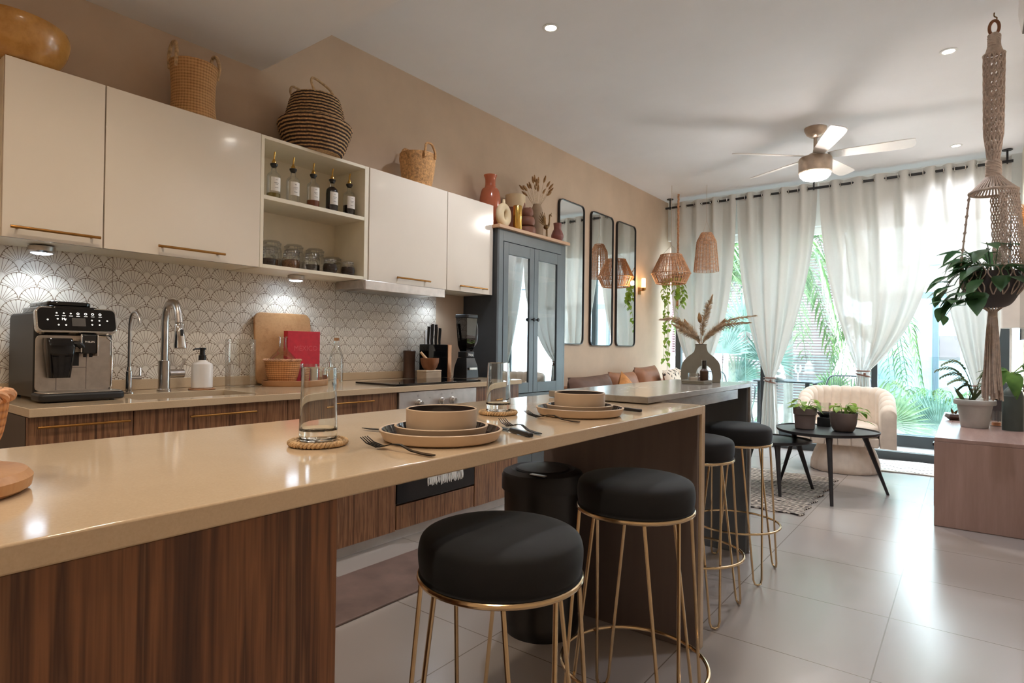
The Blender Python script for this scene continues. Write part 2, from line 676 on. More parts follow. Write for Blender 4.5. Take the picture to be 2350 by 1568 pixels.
    D['fan_white'] = pm('fan_blade_white', (236, 230, 224), 0.3, var=0.01)
    D['fan_metal'] = pm('brushed_nickel', (186, 168, 150), 0.35, 0.8, var=0.05, vscale=20)
    D['leather_tie'] = pm('leather_tie', (112, 76, 62), 0.6, var=0.1)
    D['wire'] = pm('thin_cord', (190, 170, 150), 0.8, var=0.1)
    D['ebony'] = pm('metal_chair_grey', (40, 46, 50), 0.45, var=0.06)
    D['granite'] = pm('bar_stone', (150, 146, 140), 0.2, var=0.1, vscale=5)
    D['mirror'] = pm('mirror_glass', (238, 240, 238), 0.01, 1.0, var=0.005)
    D['glass'] = pm('clear_glass', (252, 255, 254), 0.0, var=0.002, **{'Transmission Weight': 1.0, 'IOR': 1.45})
    D['thin'] = thin_glass('thin_clear_glass', (253, 254, 253), 0.02)
    D['pane'] = thin_glass('window_pane', (240, 250, 248), 0.04)
    D['hutch_glass'] = thin_glass('cabinet_pane', (205, 215, 212), 0.34)
    D['rail_glass'] = thin_glass('railing_glass', (244, 250, 250), 0.05)
    D['amber'] = pm('amber_syrup', (120, 52, 20), 0.1, var=0.05)
    D['oil'] = pm('olive_oil', (132, 112, 40), 0.1, var=0.05)
    D['dark_liq'] = pm('dark_syrup', (26, 14, 12), 0.08, var=0.05)
    D['spice_dark'] = pm('dark_spice', (52, 36, 26), 0.9, var=0.4, vscale=160)
    D['spice_mid'] = pm('brown_spice', (120, 84, 54), 0.9, var=0.3, vscale=160)
    D['spice_pale'] = pm('pale_grain', (186, 166, 140), 0.9, var=0.2, vscale=160)
    D['lamp_on'] = emit('lamp_glow', (255, 246, 230), 14.0)
    D['fan_glow'] = emit('fan_lamp_glow', (250, 242, 234), 105.0)
    D['puck_glow'] = emit('cool_puck_glow', (210, 232, 255), 10.0)
    D['sconce_glow'] = emit('sconce_glow', (255, 196, 120), 3.5)
    D['screen'] = pm('grey_screen', (88, 86, 84), 0.15, var=0.03)
    D['icon'] = emit('panel_icon_light', (255, 246, 232), 1.2)
    D['pothos'] = leafmat('pothos_leaf', (58, 96, 40), (104, 146, 62), 0.35)
    D['pothos_dark'] = leafmat('dark_pothos_leaf', (52, 88, 54), (84, 122, 78), 0.3)
    D['lime'] = leafmat('lime_leaf', (120, 160, 60), (170, 196, 96), 0.4)
    D['dull_leaf'] = leafmat('dull_green_leaf', (58, 76, 46), (92, 104, 60), 0.3)
    D['palm'] = leafmat('palm_leaflet', (48, 78, 42), (84, 106, 62), 0.35)
    D['palm_blue'] = leafmat('blue_palm_leaflet', (56, 82, 72), (90, 112, 102), 0.3)
    D['bark'] = pm('palm_bark', (96, 90, 84), 0.9, var=0.15, vscale=8, bump=0.4, bscale=20, bdist=0.01)
    D['slat'] = pm('brown_louvre', (76, 56, 54), 0.6, var=0.06)
    D['facade'] = pm('white_render', (205, 203, 200), 0.8, var=0.02)
    D['bluepane'] = pm('frosted_blue_pane', (112, 132, 140), 0.2, var=0.04, vscale=1)
    D['steelblue'] = pm('blue_grey_frame', (44, 58, 68), 0.5, var=0.03)
    D['gravel'] = pm('pale_gravel', (200, 197, 190), 0.9, var=0.15, vscale=25, bump=0.6, bscale=40, bdist=0.02)
    D['grass'] = leafmat('ground_cover', (74, 100, 62), (110, 130, 90), 0.3)
    D['deck'] = pm('balcony_tile', (222, 220, 216), 0.5, var=0.04)

    # floor tiles: 0.6 m squares with thin joints
    m = Mat('floor_tile')
    m.principled((170, 156, 146), 0.24, 0.0, 1.0)
    x, y, z = m.coords()
    fx = xabs(xfrac((x + 0.258) / 0.602 + 0.5) - 0.5) * 0.602
    fy = xabs(xfrac((y - 2.39) / 0.602 + 0.5) - 0.5) * 0.602
    joint = xmin(fx, fy) < 0.0022
    n1 = m.noise(m.tc, 1.1, 2.0, 0.5)
    base = m.ramp(n1, [(0.2, (158, 149, 144)), (0.8, (174, 166, 161))])
    m.link(m.mix(joint, base, (120, 108, 100)), m.p.inputs['Base Color'])
    D['floor'] = m.m

    # cream quartz worktop
    m = Mat('cream_quartz')
    m.principled((216, 192, 162), 0.1)
    m.coords()
    n1 = m.noise(m.tc, 260.0, 2.0)
    n2 = m.noise(m.tc, 3.0, 3.0)
    m.link(m.ramp(n1 * 0.4 + n2 * 0.6, [(0.3, (192, 169, 140)), (0.7, (208, 186, 157))]), m.p.inputs['Base Color'])
    D['quartz'] = m.m

    # bar stone: warm grey with soft veins
    m = Mat('grey_bar_stone')
    m.principled((150, 142, 132), 0.2)
    x, y, z = m.coords()
    n1 = m.noise(m.vec(x, y * 0.25, z), 7.0, 6.0, 0.65)
    m.link(m.ramp(n1, [(0.3, (120, 112, 104)), (0.55, (152, 145, 136)), (0.7, (172, 166, 158))]), m.p.inputs['Base Color'])
    D['barstone'] = m.m

    # scallop fan pattern on the wall panel (plane x = const, width along y)
    m = Mat('fan_pattern_panel')
    m.principled((206, 198, 186), 0.4)
    x, y, z = m.coords()
    Wd, r, hp = 0.1255, 0.0627, 0.0583
    ink_all = None
    found = None
    k0 = X.op('CEIL', ((z - 1.482 + r) - r) / hp)      # lowest row whose circle can reach this height
    for c in range(3):
        k = k0 + float(c)
        zc = k * hp + (1.482 - r)
        par = xabs(X.op('MODULO', k, 2.0)) > 0.5
        dy = (xfrac((y - 0.794) / Wd + par * 0.5 + 0.5) - 0.5) * Wd
        dz = z - zc
        d = xsqrt(dy * dy + dz * dz)
        inside = d < r
        bz = dz + 0.016
        db = xsqrt(dy * dy + bz * bz)
        th = X.op('ARCTAN2', dy, bz)
        da = PI / 13.0
        f = xabs(xfrac(th / da + 0.5) - 0.5) * da * db          # distance from a petal's middle line
        edge = da * db * 0.5 - f                                # distance to the petal's side
        tip = xmax((d - r * 0.86) / (r * 0.14), 0.0)
        lw = tip * tip * 0.0040 + 0.0008
        ray_ = (edge < lw) * (db > 0.0155) * (xabs(th) < 1.5)
        rim = d > (r - 0.0024)
        ink = xmax(ray_, rim)
        if found is None:
            ink_all = ink * inside
            found = inside
        else:
            ink_all = ink_all + ink * inside * (1.0 - found)
            found = xmax(found, inside)
    seam = xabs(xfrac((y - 1.084) / 0.63 + 0.5) - 0.5) * 0.63 < 0.0012
    ink_all = xmax(xmin(ink_all, 1.0), seam * 0.8)
    n = m.noise(m.tc, 4.0, 3.0)
    bgc = m.ramp(n, [(0.3, (230, 222, 210)), (0.7, (238, 231, 220))])
    m.link(m.mix(ink_all, bgc, (124, 102, 80)), m.p.inputs['Base Color'])
    D['fanpanel'] = m.m

    # sheer curtain
    m = Mat('sheer_linen')
    d1 = m.node('ShaderNodeBsdfDiffuse')
    tl = m.node('ShaderNodeBsdfTranslucent')
    tp = m.node('ShaderNodeBsdfTransparent')
    x, y, z = m.coords()
    thread = m.noise(m.vec(x * 60.0, 0.0, z * 3.0), 6.0, 2.0) * 0.5 + m.noise(m.vec(x * 3.0, 0.0, z * 60.0), 6.0, 2.0) * 0.5
    col = m.ramp(thread, [(0.3, (204, 201, 195)), (0.7, (214, 212, 206))])
    m.link(col, d1.inputs[0])
    m.link(col, tl.inputs[0])
    m1 = m.node('ShaderNodeMixShader')
    m1.inputs[0].default_value = 0.15
    m.link(d1.outputs[0], m1.inputs[1])
    m.link(tl.outputs[0], m1.inputs[2])
    m2 = m.node('ShaderNodeMixShader')
    m.link((thread - 0.5) * 0.15 + 0.02, m2.inputs[0])
    m.link(m1.outputs[0], m2.inputs[1])
    m.link(tp.outputs[0], m2.inputs[2])
    m.link(m2.outputs[0], m.out.inputs[0])
    D['sheer'] = m.m

    # flat-woven rug: dark and pale weft rows
    m = Mat('black_white_flatweave')
    m.principled((150, 140, 130), 0.95)
    x, y, z = m.coords()
    wv = X.op('SINE', y * 190.0 + m.noise(m.tc, 14.0, 2.0) * 9.0)
    row = xabs(xfrac(x * 26.0) - 0.5)
    band = m.noise(m.vec(0.0, y * 1.0, 0.0), 9.0, 1.0)
    nn = m.noise(m.tc, 55.0, 2.0)
    fac = wv * 0.28 + row * 0.3 + band * 0.35 + nn * 0.35
    m.link(m.ramp(fac, [(0.3, (44, 38, 36)), (0.42, (90, 80, 74)), (0.5, (196, 184, 170)), (0.8, (222, 212, 200))]), m.p.inputs['Base Color'])
    m.bump(wv * 0.5 + nn, 0.8, 0.006)
    D['rug'] = m.m

    # pale rug with dotted diamonds
    m = Mat('white_diamond_rug')
    m.principled((224, 218, 210), 0.95)
    x, y, z = m.coords()
    zig = xabs(xfrac(x / 0.17) - 0.5) * 0.17
    l1 = xabs(xfrac((y + zig) / 0.17) - 0.5) < 0.055
    dots = xfrac(x / 0.03) < 0.6
    m.link(m.mix(l1 * dots, m.ramp(m.noise(m.tc, 60, 2), [(0.3, (216, 209, 200)), (0.7, (232, 227, 220))]), (78, 70, 70)), m.p.inputs['Base Color'])
    m.bump(m.noise(m.tc, 90, 2), 0.5, 0.004)
    D['whiterug'] = m.m

    # patterned cushion cloth
    m = Mat('black_cream_cushion_cloth')
    m.principled((216, 200, 180), 0.9)
    x, y, z = m.coords()
    a = xabs(xfrac(y * 9.0) - 0.5) * 2.0
    b = xfrac(z * 11.0 + a * 0.8)
    m.link(m.mix((b < 0.34) * (m.noise(m.tc, 22, 2) > 0.47), (218, 202, 184), (58, 48, 44)), m.p.inputs['Base Color'])
    D['pattern'] = m.m

    # frosted perforated black plastic of the coffee machine flank keeps a fine dot relief
    m = Mat('dotted_black_plastic')
    m.principled((20, 19, 19), 0.4)
    x, y, z = m.coords()
    dx = xfrac(x / 0.009) - 0.5
    dz = xfrac(z / 0.009) - 0.5
    hole = (dx * dx + dz * dz < 0.07) * (z > 0.27) * (z < 0.325)
    m.link(m.mix(hole, (22, 21, 21), (6, 6, 6)), m.p.inputs['Base Color'])
    D['dotblack'] = m.m


build_mats()
# ================================================================ the room
CEIL = 3.118
WX = -3.25          # left wall
RX = 0.42           # right wall
WY = 7.8            # window plane
BY = -1.7           # wall behind


def room():
    S('floor', MB().box(WX - 0.1, RX + 0.1, BY - 0.1, WY - 0.42, -0.1, 0.0), M('floor'), smooth=0)
    S('ceiling', MB().box(WX - 0.1, RX + 0.1, BY - 0.1, WY + 0.02, CEIL, CEIL + 0.12), M('ceil'), smooth=0)
    S('ceiling_soffit', MB().box(WX, RX, BY, 1.82, 2.71, CEIL - 0.001), M('ceil'), smooth=0)
    S('wall_left', MB().box(WX - 0.12, WX, BY - 0.1, WY + 0.02, 0.0, CEIL), M('wall'), smooth=0)
    S('wall_right', MB().box(RX, RX + 0.12, BY - 0.1, WY + 0.02, 0.0, CEIL), M('white_wall'), smooth=0)
    S('wall_back', MB().box(WX - 0.1, RX + 0.1, BY - 0.12, BY, 0.0, CEIL), M('white_wall'), smooth=0)
    S('trim_1', MB().box(WX, RX, WY - 0.1, WY + 0.06, 2.60, CEIL - 0.001), M('white_paint'), smooth=0)
    # step and track under the sliding doors
    S('trim_2', MB().box(WX, RX, WY - 0.42, WY - 0.36, -0.1, 0.085), M('frame_dark'), bevel=0.004)
    S('trim_3', MB().box(WX, RX, WY - 0.358, WY + 0.02, -0.1, 0.088), M('sill_tile'), smooth=0)
    # sliding window: frame, mullions, panes
    fw = MB()
    fw.box(WX + 0.002, RX - 0.002, WY, WY + 0.06, 0.09, 0.215)
    w1 = S('window_1', fw, M('frame_dark'), bevel=0.004)
    O('window_header', MB().box(WX + 0.002, RX - 0.002, WY, WY + 0.06, 2.52, 2.6), M('white_paint'), w1, bevel=0.004)
    for (a, b) in ((WX + 0.085, WX + 0.16), (-2.055, -1.985), (-0.86, -0.80), (0.225, 0.35)):
        O('window_mullion', MB().box(a, b, WY - 0.01, WY + 0.07, 0.215, 2.52), M('frame_dark'), w1, bevel=0.004)
    for (a, b) in ((WX + 0.16, -2.055), (-1.985, -0.86), (-0.80, 0.225)):
        O('window_pane', MB().box(a, b, WY + 0.028, WY + 0.034, 0.215, 2.52), M('pane'), w1, smooth=0)
    # fan-patterned panel behind the worktop, with the low stone upstand under it
    S('wall_panel', MB().box(WX + 0.0005, WX + 0.008, 0.0, 3.26, 0.945, 1.56), M('fanpanel'), smooth=0)
    S('trim_4', MB().box(WX + 0.0005, WX + 0.02, 0.61, 3.44, 0.8955, 0.947), M('quartz'), bevel=0.002)


room()


# ================================================================ kitchen run on the left wall
def bar_handle(parent, x, y0, y1, z, mat='brass', r=0.006, out=0.03, sink=0.17):
    """round bar pull along y, standing off towards +x (local coordinates of the parent)"""
    L = y1 - y0
    h = MB().tube([(x + out, y0, z), (x + out, y1, z)], r, 12)
    for t in (sink * 0.5, 1 - sink * 0.5):
        h.tube([(x, y0 + L * t, z), (x + out, y0 + L * t, z)], r * 0.8, 8)
    return O('handle', h, M(mat), parent)


def upper_cabinet(y0, y1, hy0, hy1, label):
    t = T('wall_cabinet', label, 'cabinet', (WX + 0.001, y0, 1.53), group='gloss wall cabinets')
    W = y1 - y0
    c = MB().box(0, 0.29, 0.001, W - 0.001, 0.004, 0.7)
    O('carcass', c, M('white_melamine'), t, bevel=0.001)
    d = O('door', MB().box(0.291, 0.31, 0.0025, W - 0.0025, 0.0, 0.7), M('white_gloss'), t, bevel=0.0015)
    bar_handle(d, 0.31, hy0 - y0, hy1 - y0, 0.038)
    return t


upper_cabinet(0.605, 0.945, 0.627, 0.926, 'narrow cream gloss wall cabinet under the turned wooden bowl')
upper_cabinet(0.945, 1.653, 1.152, 1.457, 'wide cream gloss wall cabinet under the tall jute basket')
upper_cabinet(2.362, 3.058, 2.573, 2.87, 'cream gloss wall cabinet above the range hood')
upper_cabinet(3.058, 3.572, 3.173, 3.477, 'small cream gloss wall cabinet beside the blue-grey hutch')


def open_unit():
    t = T('open_shelf_unit', 'open cream shelf unit holding labelled bottles and clip-top jars', 'shelf unit', (WX + 0.001, 1.655, 1.53))
    W, D_ = 0.705, 0.306
    O('side_panel', MB().box(0, D_, 0, 0.018, 0, 0.7), M('white_melamine'), t, bevel=0.001)
    O('side_panel', MB().box(0, D_, W - 0.03, W, 0, 0.7), M('white_melamine'), t, bevel=0.001)
    O('top_panel', MB().box(0, D_, 0.018, W - 0.03, 0.682, 0.7), M('white_melamine'), t, bevel=0.001)
    O('shelf', MB().box(0, D_, 0.018, W - 0.03, 0.364, 0.386), M('white_melamine'), t, bevel=0.001)
    O('bottom_panel', MB().box(0, D_, 0.018, W - 0.03, 0.0, 0.02), M('white_melamine'), t, bevel=0.001)
    O('back_panel', MB().box(0.0, 0.006, 0.018, W - 0.03, 0.02, 0.682), M('white_melamine'), t)


open_unit()


def hood():
    t = T('range_hood', 'slim pull-out range hood under the wall cabinet over the cooktop', 'range hood', (WX, 2.31, 1.467))
    O('hood_body', MB().box(0.06, 0.333, 0.0, 0.69, 0.012, 0.062), M('steel'), t, bevel=0.002)
    O('front_strip', MB().box(0.333, 0.352, 0.0, 0.69, 0.0, 0.058), M('oven_steel'), t, bevel=0.003)
    O('filter', MB().box(0.09, 0.31, 0.06, 0.63, 0.004, 0.012), M('steel'), t)
    O('light_strip', MB().box(0.3, 0.318, 0.1, 0.36, 0.003, 0.012), M('white_melamine'), t)


hood()


def puck(y, label, on):
    t = T('puck_light', label, 'light', (-3.11, y, 1.53), group='round puck lights under the wall cabinets')
    O('housing', MB().lathe([(0.042, 0.0), (0.047, -0.002), (0.047, -0.022), (0.038, -0.03)], 28, cap0=True), M('steel'), t)
    O('lens', MB().lathe([(0.0378, -0.0302), (0.026, -0.035), (0.0005, -0.037)], 24), M('puck_glow'), t)
    light('puck_lamp', 'SPOT', (-3.11, y, 1.485), on, (0.78, 0.9, 1.0), 0.02, spot_size=math.radians(150), spot_blend=0.6).parent = None


puck(0.775, 'round puck light under the narrow wall cabinet above the coffee machine', 1.7)
puck(1.975, 'round puck light under the open shelf unit', 1.3)
puck(3.16, 'round puck light under the small wall cabinet next to the hood', 1.1)


def base_cab(y0, y1, label, handle=None, left_panel=False, ztop=0.862):
    t = T('base_cabinet', label, 'cabinet', (WX + 0.001, y0, 0.0), group='zebrano base cabinets')
    W = y1 - y0
    O('carcass', MB().box(0, 0.655, 0.0015 if not left_panel else 0.02, W - 0.0015, 0.075, ztop), M('dark_panel'), t)
    d = O('door', MB().box(0.656, 0.676, 0.002, W - 0.002, 0.072, 0.862), M('zebra'), t, bevel=0.001)
    if handle:
        bar_handle(d, 0.676, handle[0] - y0, handle[1] - y0, handle[2], r=0.0045, out=0.03)
    if left_panel:
        O('end_panel', MB().box(0, 0.655, 0, 0.019, 0.0, 0.862), M('dark_panel'), t)
    return t


base_cab(0.61, 0.94, 'zebrano base cabinet at the near end below the coffee machine', (0.633, 0.919, 0.828), True)
base_cab(0.94, 1.6, 'zebrano sink base cabinet under the tall faucet', (1.141, 1.429, 0.824), ztop=0.70)
base_cab(1.6, 2.288, 'zebrano base cabinet between sink and oven', (1.847, 2.098, 0.828))
base_cab(2.968, 3.44, 'zebrano base cabinet between oven and blue-grey hutch', (3.13, 3.28, 0.80))
S('baseboard_kitchen', MB().box(WX + 0.02, -2.63, 0.63, 3.44, 0.0, 0.072), M('plinth'), smooth=0)


def oven():
    t = T('oven', 'built-in oven with steel control panel, three knobs and black glass door', 'oven', (WX + 0.001, 2.291, 0.0))
    W = 0.674
    O('oven_body', MB().box(0.0, 0.65, 0.003, W - 0.003, 0.08, 0.862), M('dark_panel'), t)
    O('control_panel', MB().box(0.65, 0.685, 0.003, W - 0.003, 0.745, 0.86), M('oven_steel'), t, bevel=0.002)
    for y in (0.13, 0.325, 0.42):
        k = O('knob', MB().lathe([(0.024, 0), (0.024, 0.006), (0.02, 0.008), (0.0185, 0.03), (0.016, 0.033), (0.001, 0.033)], 24), M('steel'), t)
        k.matrix_local = Matrix.Translation((0.685, y + 0.02, 0.79)) @ Matrix.Rotation(PI / 2, 4, 'Y')
    for y in (0.15, 0.345, 0.44):
        O('dial_mark', MB().torus((0.6856, y, 0.834), 0.006, 0.0006, 14, 4, 'x'), M('ink'), t)
    O('pilot_light', MB().ball((0.686, 0.245, 0.818), 0.0022, n=8, m=6), M('black_gloss'), t)
    d = O('oven_door', MB().box(0.65, 0.68, 0.003, W - 0.003, 0.222, 0.74), M('black_gloss'), t, bevel=0.003)
    bar_handle(d, 0.68, 0.06, W - 0.06, 0.69, 'steel', 0.009, 0.045)
    O('lower_drawer', MB().box(0.65, 0.676, 0.004, W - 0.004, 0.076, 0.212), M('zebra'), t, bevel=0.001)


oven()


def towel():
    # a fringed towel folded over the oven door's bar
    t = T('kitchen_towel', 'white fringed towel hanging over the oven door bar', 'towel', (WX + 0.771, 2.44, 0.0))
    pts = [(0.004, 0.36), (0.005, 0.69), (-0.002, 0.7045), (-0.03, 0.7045), (-0.04, 0.69), (-0.034, 0.5)]
    mb = MB()
    pr = sp2(pts, 5)
    mb.grid(lambda u, v: (pr[int(v * (len(pr) - 1))][0] + 0.004 * math.sin(u * 22 + v * 3), u * 0.30, pr[int(v * (len(pr) - 1))][1]), 30, len(pr))
    O('cloth', mb, M('white_paint'), t, smooth=180, solid=0.003)
    fr = MB()
    for i in range(26):
        y = 0.004 + i * 0.0117
        L = 0.035 + rnd.random() * 0.02
        x = 0.004 + 0.004 * math.sin(i / 26 * 22)
        fr.tube([(x, y, 0.365), (x + 0.003, y + rnd.uniform(-.003, .003), 0.36 - L * 0.5), (x + 0.001, y + rnd.uniform(-.004, .004), 0.36 - L)], [0.0035, 0.0045, 0.003], 6)
    O('fringe', fr, M('white_paint'), t)


towel()


def worktop():
    # slab with a cut-out for the sink: built from strips around the hole
    z0, z1 = 0.864, 0.895
    hx0, hx1, hy0, hy1 = -2.985, -2.66, 0.99, 1.50
    x0, x1, y0, y1 = WX + 0.001, -2.55, 0.61, 3.446
    vs, fs = [], []
    xs, ys = [x0, hx0, hx1, x1], [y0, hy0, hy1, y1]
    bm = bmesh.new()
    for z in (z0, z1):
        for a in xs:
            for b in ys:
                vs.append((a, b, z))
    def I(i, j, k): return k * 16 + i * 4 + j
    for i in range(3):
        for j in range(3):
            if (i, j) == (1, 1):
                continue
            fs.append((I(i, j, 1), I(i + 1, j, 1), I(i + 1, j + 1, 1), I(i, j + 1, 1)))
            fs.append((I(i, j, 0), I(i, j + 1, 0), I(i + 1, j + 1, 0), I(i + 1, j, 0)))
    for j in range(3):
        fs.append((I(0, j, 0), I(0, j, 1), I(0, j + 1, 1), I(0, j + 1, 0)))
        fs.append((I(3, j, 0), I(3, j + 1, 0), I(3, j + 1, 1), I(3, j, 1)))
        fs.append((I(j, 0, 0), I(j + 1, 0, 0), I(j + 1, 0, 1), I(j, 0, 1)))
        fs.append((I(j, 3, 0), I(j, 3, 1), I(j + 1, 3, 1), I(j + 1, 3, 0)))
    for a, b in (((1, 1), (1, 2)), ((1, 2), (2, 2)), ((2, 2), (2, 1)), ((2, 1), (1, 1))):
        fs.append((I(*a, 0), I(*a, 1), I(*b, 1), I(*b, 0)))
    bm.free()
    mb = MB()
    mb.add(vs, fs)
    tag(O('worktop', mb, M('quartz'), bevel=0.002), 'cream quartz worktop along the left wall with a sink cut-out', 'worktop')
    t = T('sink', 'undermount steel sink basin below the tall faucet', 'sink', (-2.8225, 1.245, 0.0))
    a, b = 0.1585, 0.25
    p = rpoly(-a, a, -b, b, 0.04, 6)
    n = len(p)
    mb = MB()
    vs = [(x, y, 0.8635) for x, y in p] + [(x * 0.97, y * 0.98, 0.72) for x, y in p] + [(x * 0.2, y * 0.2, 0.712) for x, y in p]
    fs = [(k * n + i, k * n + (i + 1) % n, (k + 1) * n + (i + 1) % n, (k + 1) * n + i) for k in range(2) for i in range(n)]
    fs.append(tuple(range(2 * n, 3 * n)))
    mb.add(vs, fs)
    O('basin', mb, M('steel'), t, solid=0.0015)
    O('drain', MB().cyl((0, 0, 0), 0.03, 0.7135, 0.716, 20), M('chrome'), t)


worktop()


def cooktop():
    t = T('cooktop', 'flat black glass cooktop set on the worktop over the oven', 'cooktop', (-2.70, 2.66, 0.8955))
    O('glass_plate', MB().box(-0.255, 0.115, -0.37, 0.37, 0.0, 0.011), M('black_gloss'), t, bevel=0.002)
    O('knob', MB().cyl((0.04, -0.28, 0), 0.003, 0.011, 0.016, 10), M('black_plastic'), t)


cooktop()


# ================================================================ island
def island():
    tag(O('island_worktop', MB().box(-1.50, -0.79, -0.75, 2.212, 0.885, 0.918).box(-1.50, -0.79, 2.212, 2.245, 0.001, 0.918), M('quartz'), bevel=0.003, segs=2),
        'cream quartz island worktop folding down to the floor at its far end', 'worktop')
    t = T('island_cabinet', 'dark zebrano island cabinet carrying the near end of the quartz top', 'cabinet', (-1.46, -0.72, 0.0))
    O('front_panel', MB().box(0.648, 0.664, 0.0, 1.306, 0.001, 0.884), M('zebra_big'), t, bevel=0.001)
    O('side_panel', MB().box(0.0, 0.648, 1.288, 1.306, 0.001, 0.884), M('zebra_big'), t, bevel=0.001)
    O('carcass', MB().box(0.0, 0.646, 0.0, 1.287, 0.001, 0.884), M('dark_panel'), t)
    tag(O('end_panel_lining', MB().box(-1.495, -0.80, 2.192, 2.2105, 0.001, 0.8835), M('lining'), bevel=0.001),
        'dark brown lining board on the inner face of the island end', 'panel')


island()


def bar():
    t = T('stone_bar', 'grey stone bar with waterfall leg standing behind the island', 'bar', (-0.955, 2.25, 0.0))
    O('bar_top', MB().box(-0.45, 0.0, -0.16, 1.175, 0.9215, 0.947).box(-0.45, 0.0, 1.175, 1.205, 0.001, 0.947), M('barstone'), t, bevel=0.003)
    O('apron', MB().box(-0.44, -0.03, 0.0, 1.05, 0.865, 0.9213), M('barstone'), t, bevel=0.002)
    O('leg_lining', MB().box(-0.44, -0.012, 1.152, 1.1745, 0.001, 0.921), M('bar_panel'), t, bevel=0.001)
    O('near_support', MB().box(-0.44, -0.05, 0.0, 0.02, 0.001, 0.8645), M('bar_panel'), t, bevel=0.001)


bar()


# ================================================================ blue-grey hutch
def hutch():
    t = T('display_hutch', 'tall blue-grey hutch with two glazed doors and an oak top', 'cabinet', (WX + 0.002, 3.578, 0.0))
    D_, W, H = 0.348, 0.985, 2.055
    O('side_panel', MB().box(0, D_, 0, 0.022, 0.0, H), M('hutch_shaded'), t, bevel=0.002)
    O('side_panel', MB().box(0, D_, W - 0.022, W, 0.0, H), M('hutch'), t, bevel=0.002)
    O('back_panel', MB().box(0, 0.012, 0.022, W - 0.022, 0.02, H), M('hutch_shaded'), t)
    O('oak_top', MB().box(-0.0, D_ + 0.035, -0.02, W + 0.02, H, H + 0.026), M('oak'), t, bevel=0.002)
    O('face_frame', MB().box(D_ - 0.02, D_, 0.022, 0.075, 0.05, H - 0.001).box(D_ - 0.02, D_, W - 0.075, W - 0.022, 0.05, H - 0.001)
      .box(D_ - 0.02, D_, 0.075, W - 0.075, H - 0.09, H - 0.001).box(D_ - 0.02, D_, 0.075, W - 0.075, 0.70, 0.745).box(D_ - 0.02, D_, 0.075, W - 0.075, 0.03, 0.07), M('hutch'), t, bevel=0.0015)
    for z in (1.73, 1.405, 1.065):
        O('shelf', MB().box(0.013, D_ - 0.05, 0.023, W - 0.023, z, z + 0.02), M('lightwood'), t, bevel=0.001)
    O('bottom_shelf', MB().box(0.013, D_ - 0.021, 0.023, W - 0.023, 0.72, 0.74), M('hutch_shaded'), t)
    O('lower_box', MB().box(0.013, D_ - 0.021, 0.023, W - 0.023, 0.03, 0.7), M('hutch_shaded'), t)
    O('cornice', MB().box(D_, D_ + 0.012, 0.03, W - 0.03, 0.715, 0.735), M('hutch'), t, bevel=0.002)
    mid = W / 2
    zb, zt = 0.75, H - 0.095
    for a, b, kn in ((0.078, mid - 0.002, mid - 0.03), (mid + 0.002, W - 0.078, mid + 0.03)):
        x0, x1 = D_ - 0.018, D_ + 0.004
        fr = MB().box(x0, x1, a, a + 0.062, zb, zt).box(x0, x1, b - 0.062, b, zb, zt)
        fr.box(x0, x1, a + 0.062, b - 0.062, zt - 0.095, zt).box(x0, x1, a + 0.062, b - 0.062, zb, zb + 0.085)
        d = O('door', fr, M('hutch'), t, bevel=0.0025)
        O('door_pane', MB().box(x0 + 0.008, x0 + 0.012, a + 0.06, b - 0.06, zb + 0.08, zt - 0.09), M('hutch_glass'), d, smooth=0)
        k = O('knob', MB().lathe([(0.006, 0.0), (0.005, 0.016), (0.014, 0.02), (0.016, 0.027), (0.011, 0.033), (0.0005, 0.034)], 18), M('black_metal'), d)
        k.matrix_local = Matrix.Translation((x1, kn, 1.36)) @ Matrix.Rotation(PI / 2, 4, 'Y')
    for a, b in ((0.078, mid - 0.002), (mid + 0.002, W - 0.078)):
        O('drawer', MB().box(D_ - 0.02, D_ + 0.002, a, b, 0.1, 0.69), M('hutch'), t, bevel=0.003)


hutch()


# ================================================================ wall mirrors and sconce
def mirror(y0, y1, z0, z1, label):
    t = T('wall_mirror', label, 'mirror', (WX + 0.001, (y0 + y1) / 2, (z0 + z1) / 2), group='tall rounded wall mirrors')
    a, b = (y1 - y0) / 2, (z1 - z0) / 2
    p = rpoly(-a, a, -b, b, 0.06, 8)
    q = rpoly(-a + 0.008, a - 0.008, -b + 0.008, b - 0.008, 0.053, 8)
    O('glass', MB().prism(q, 0.004, 0.016, 'yz'), M('mirror'), t, smooth=30)
    n = len(p)
    mb = MB()
    vs = [(h, y, z) for h in (0.0, 0.026) for y, z in p] + [(h, y, z) for h in (0.026, 0.0) for y, z in q]
    fs = [(k % 4 * n + i, k % 4 * n + (i + 1) % n, (k + 1) % 4 * n + (i + 1) % n, (k + 1) % 4 * n + i) for k in range(4) for i in range(n)]
    mb.add(vs, fs)
    O('frame', mb, M('black_metal'), t, smooth=30)


mirror(4.955, 5.445, 1.165, 2.625, 'rounded wall mirror next to the blue-grey hutch, first of the three')
mirror(5.59, 6.095, 1.155, 2.62, 'middle rounded wall mirror of the three, between the two others')
mirror(6.185, 6.675, 1.155, 2.615, 'rounded wall mirror beside the small wall sconce, last of the three')


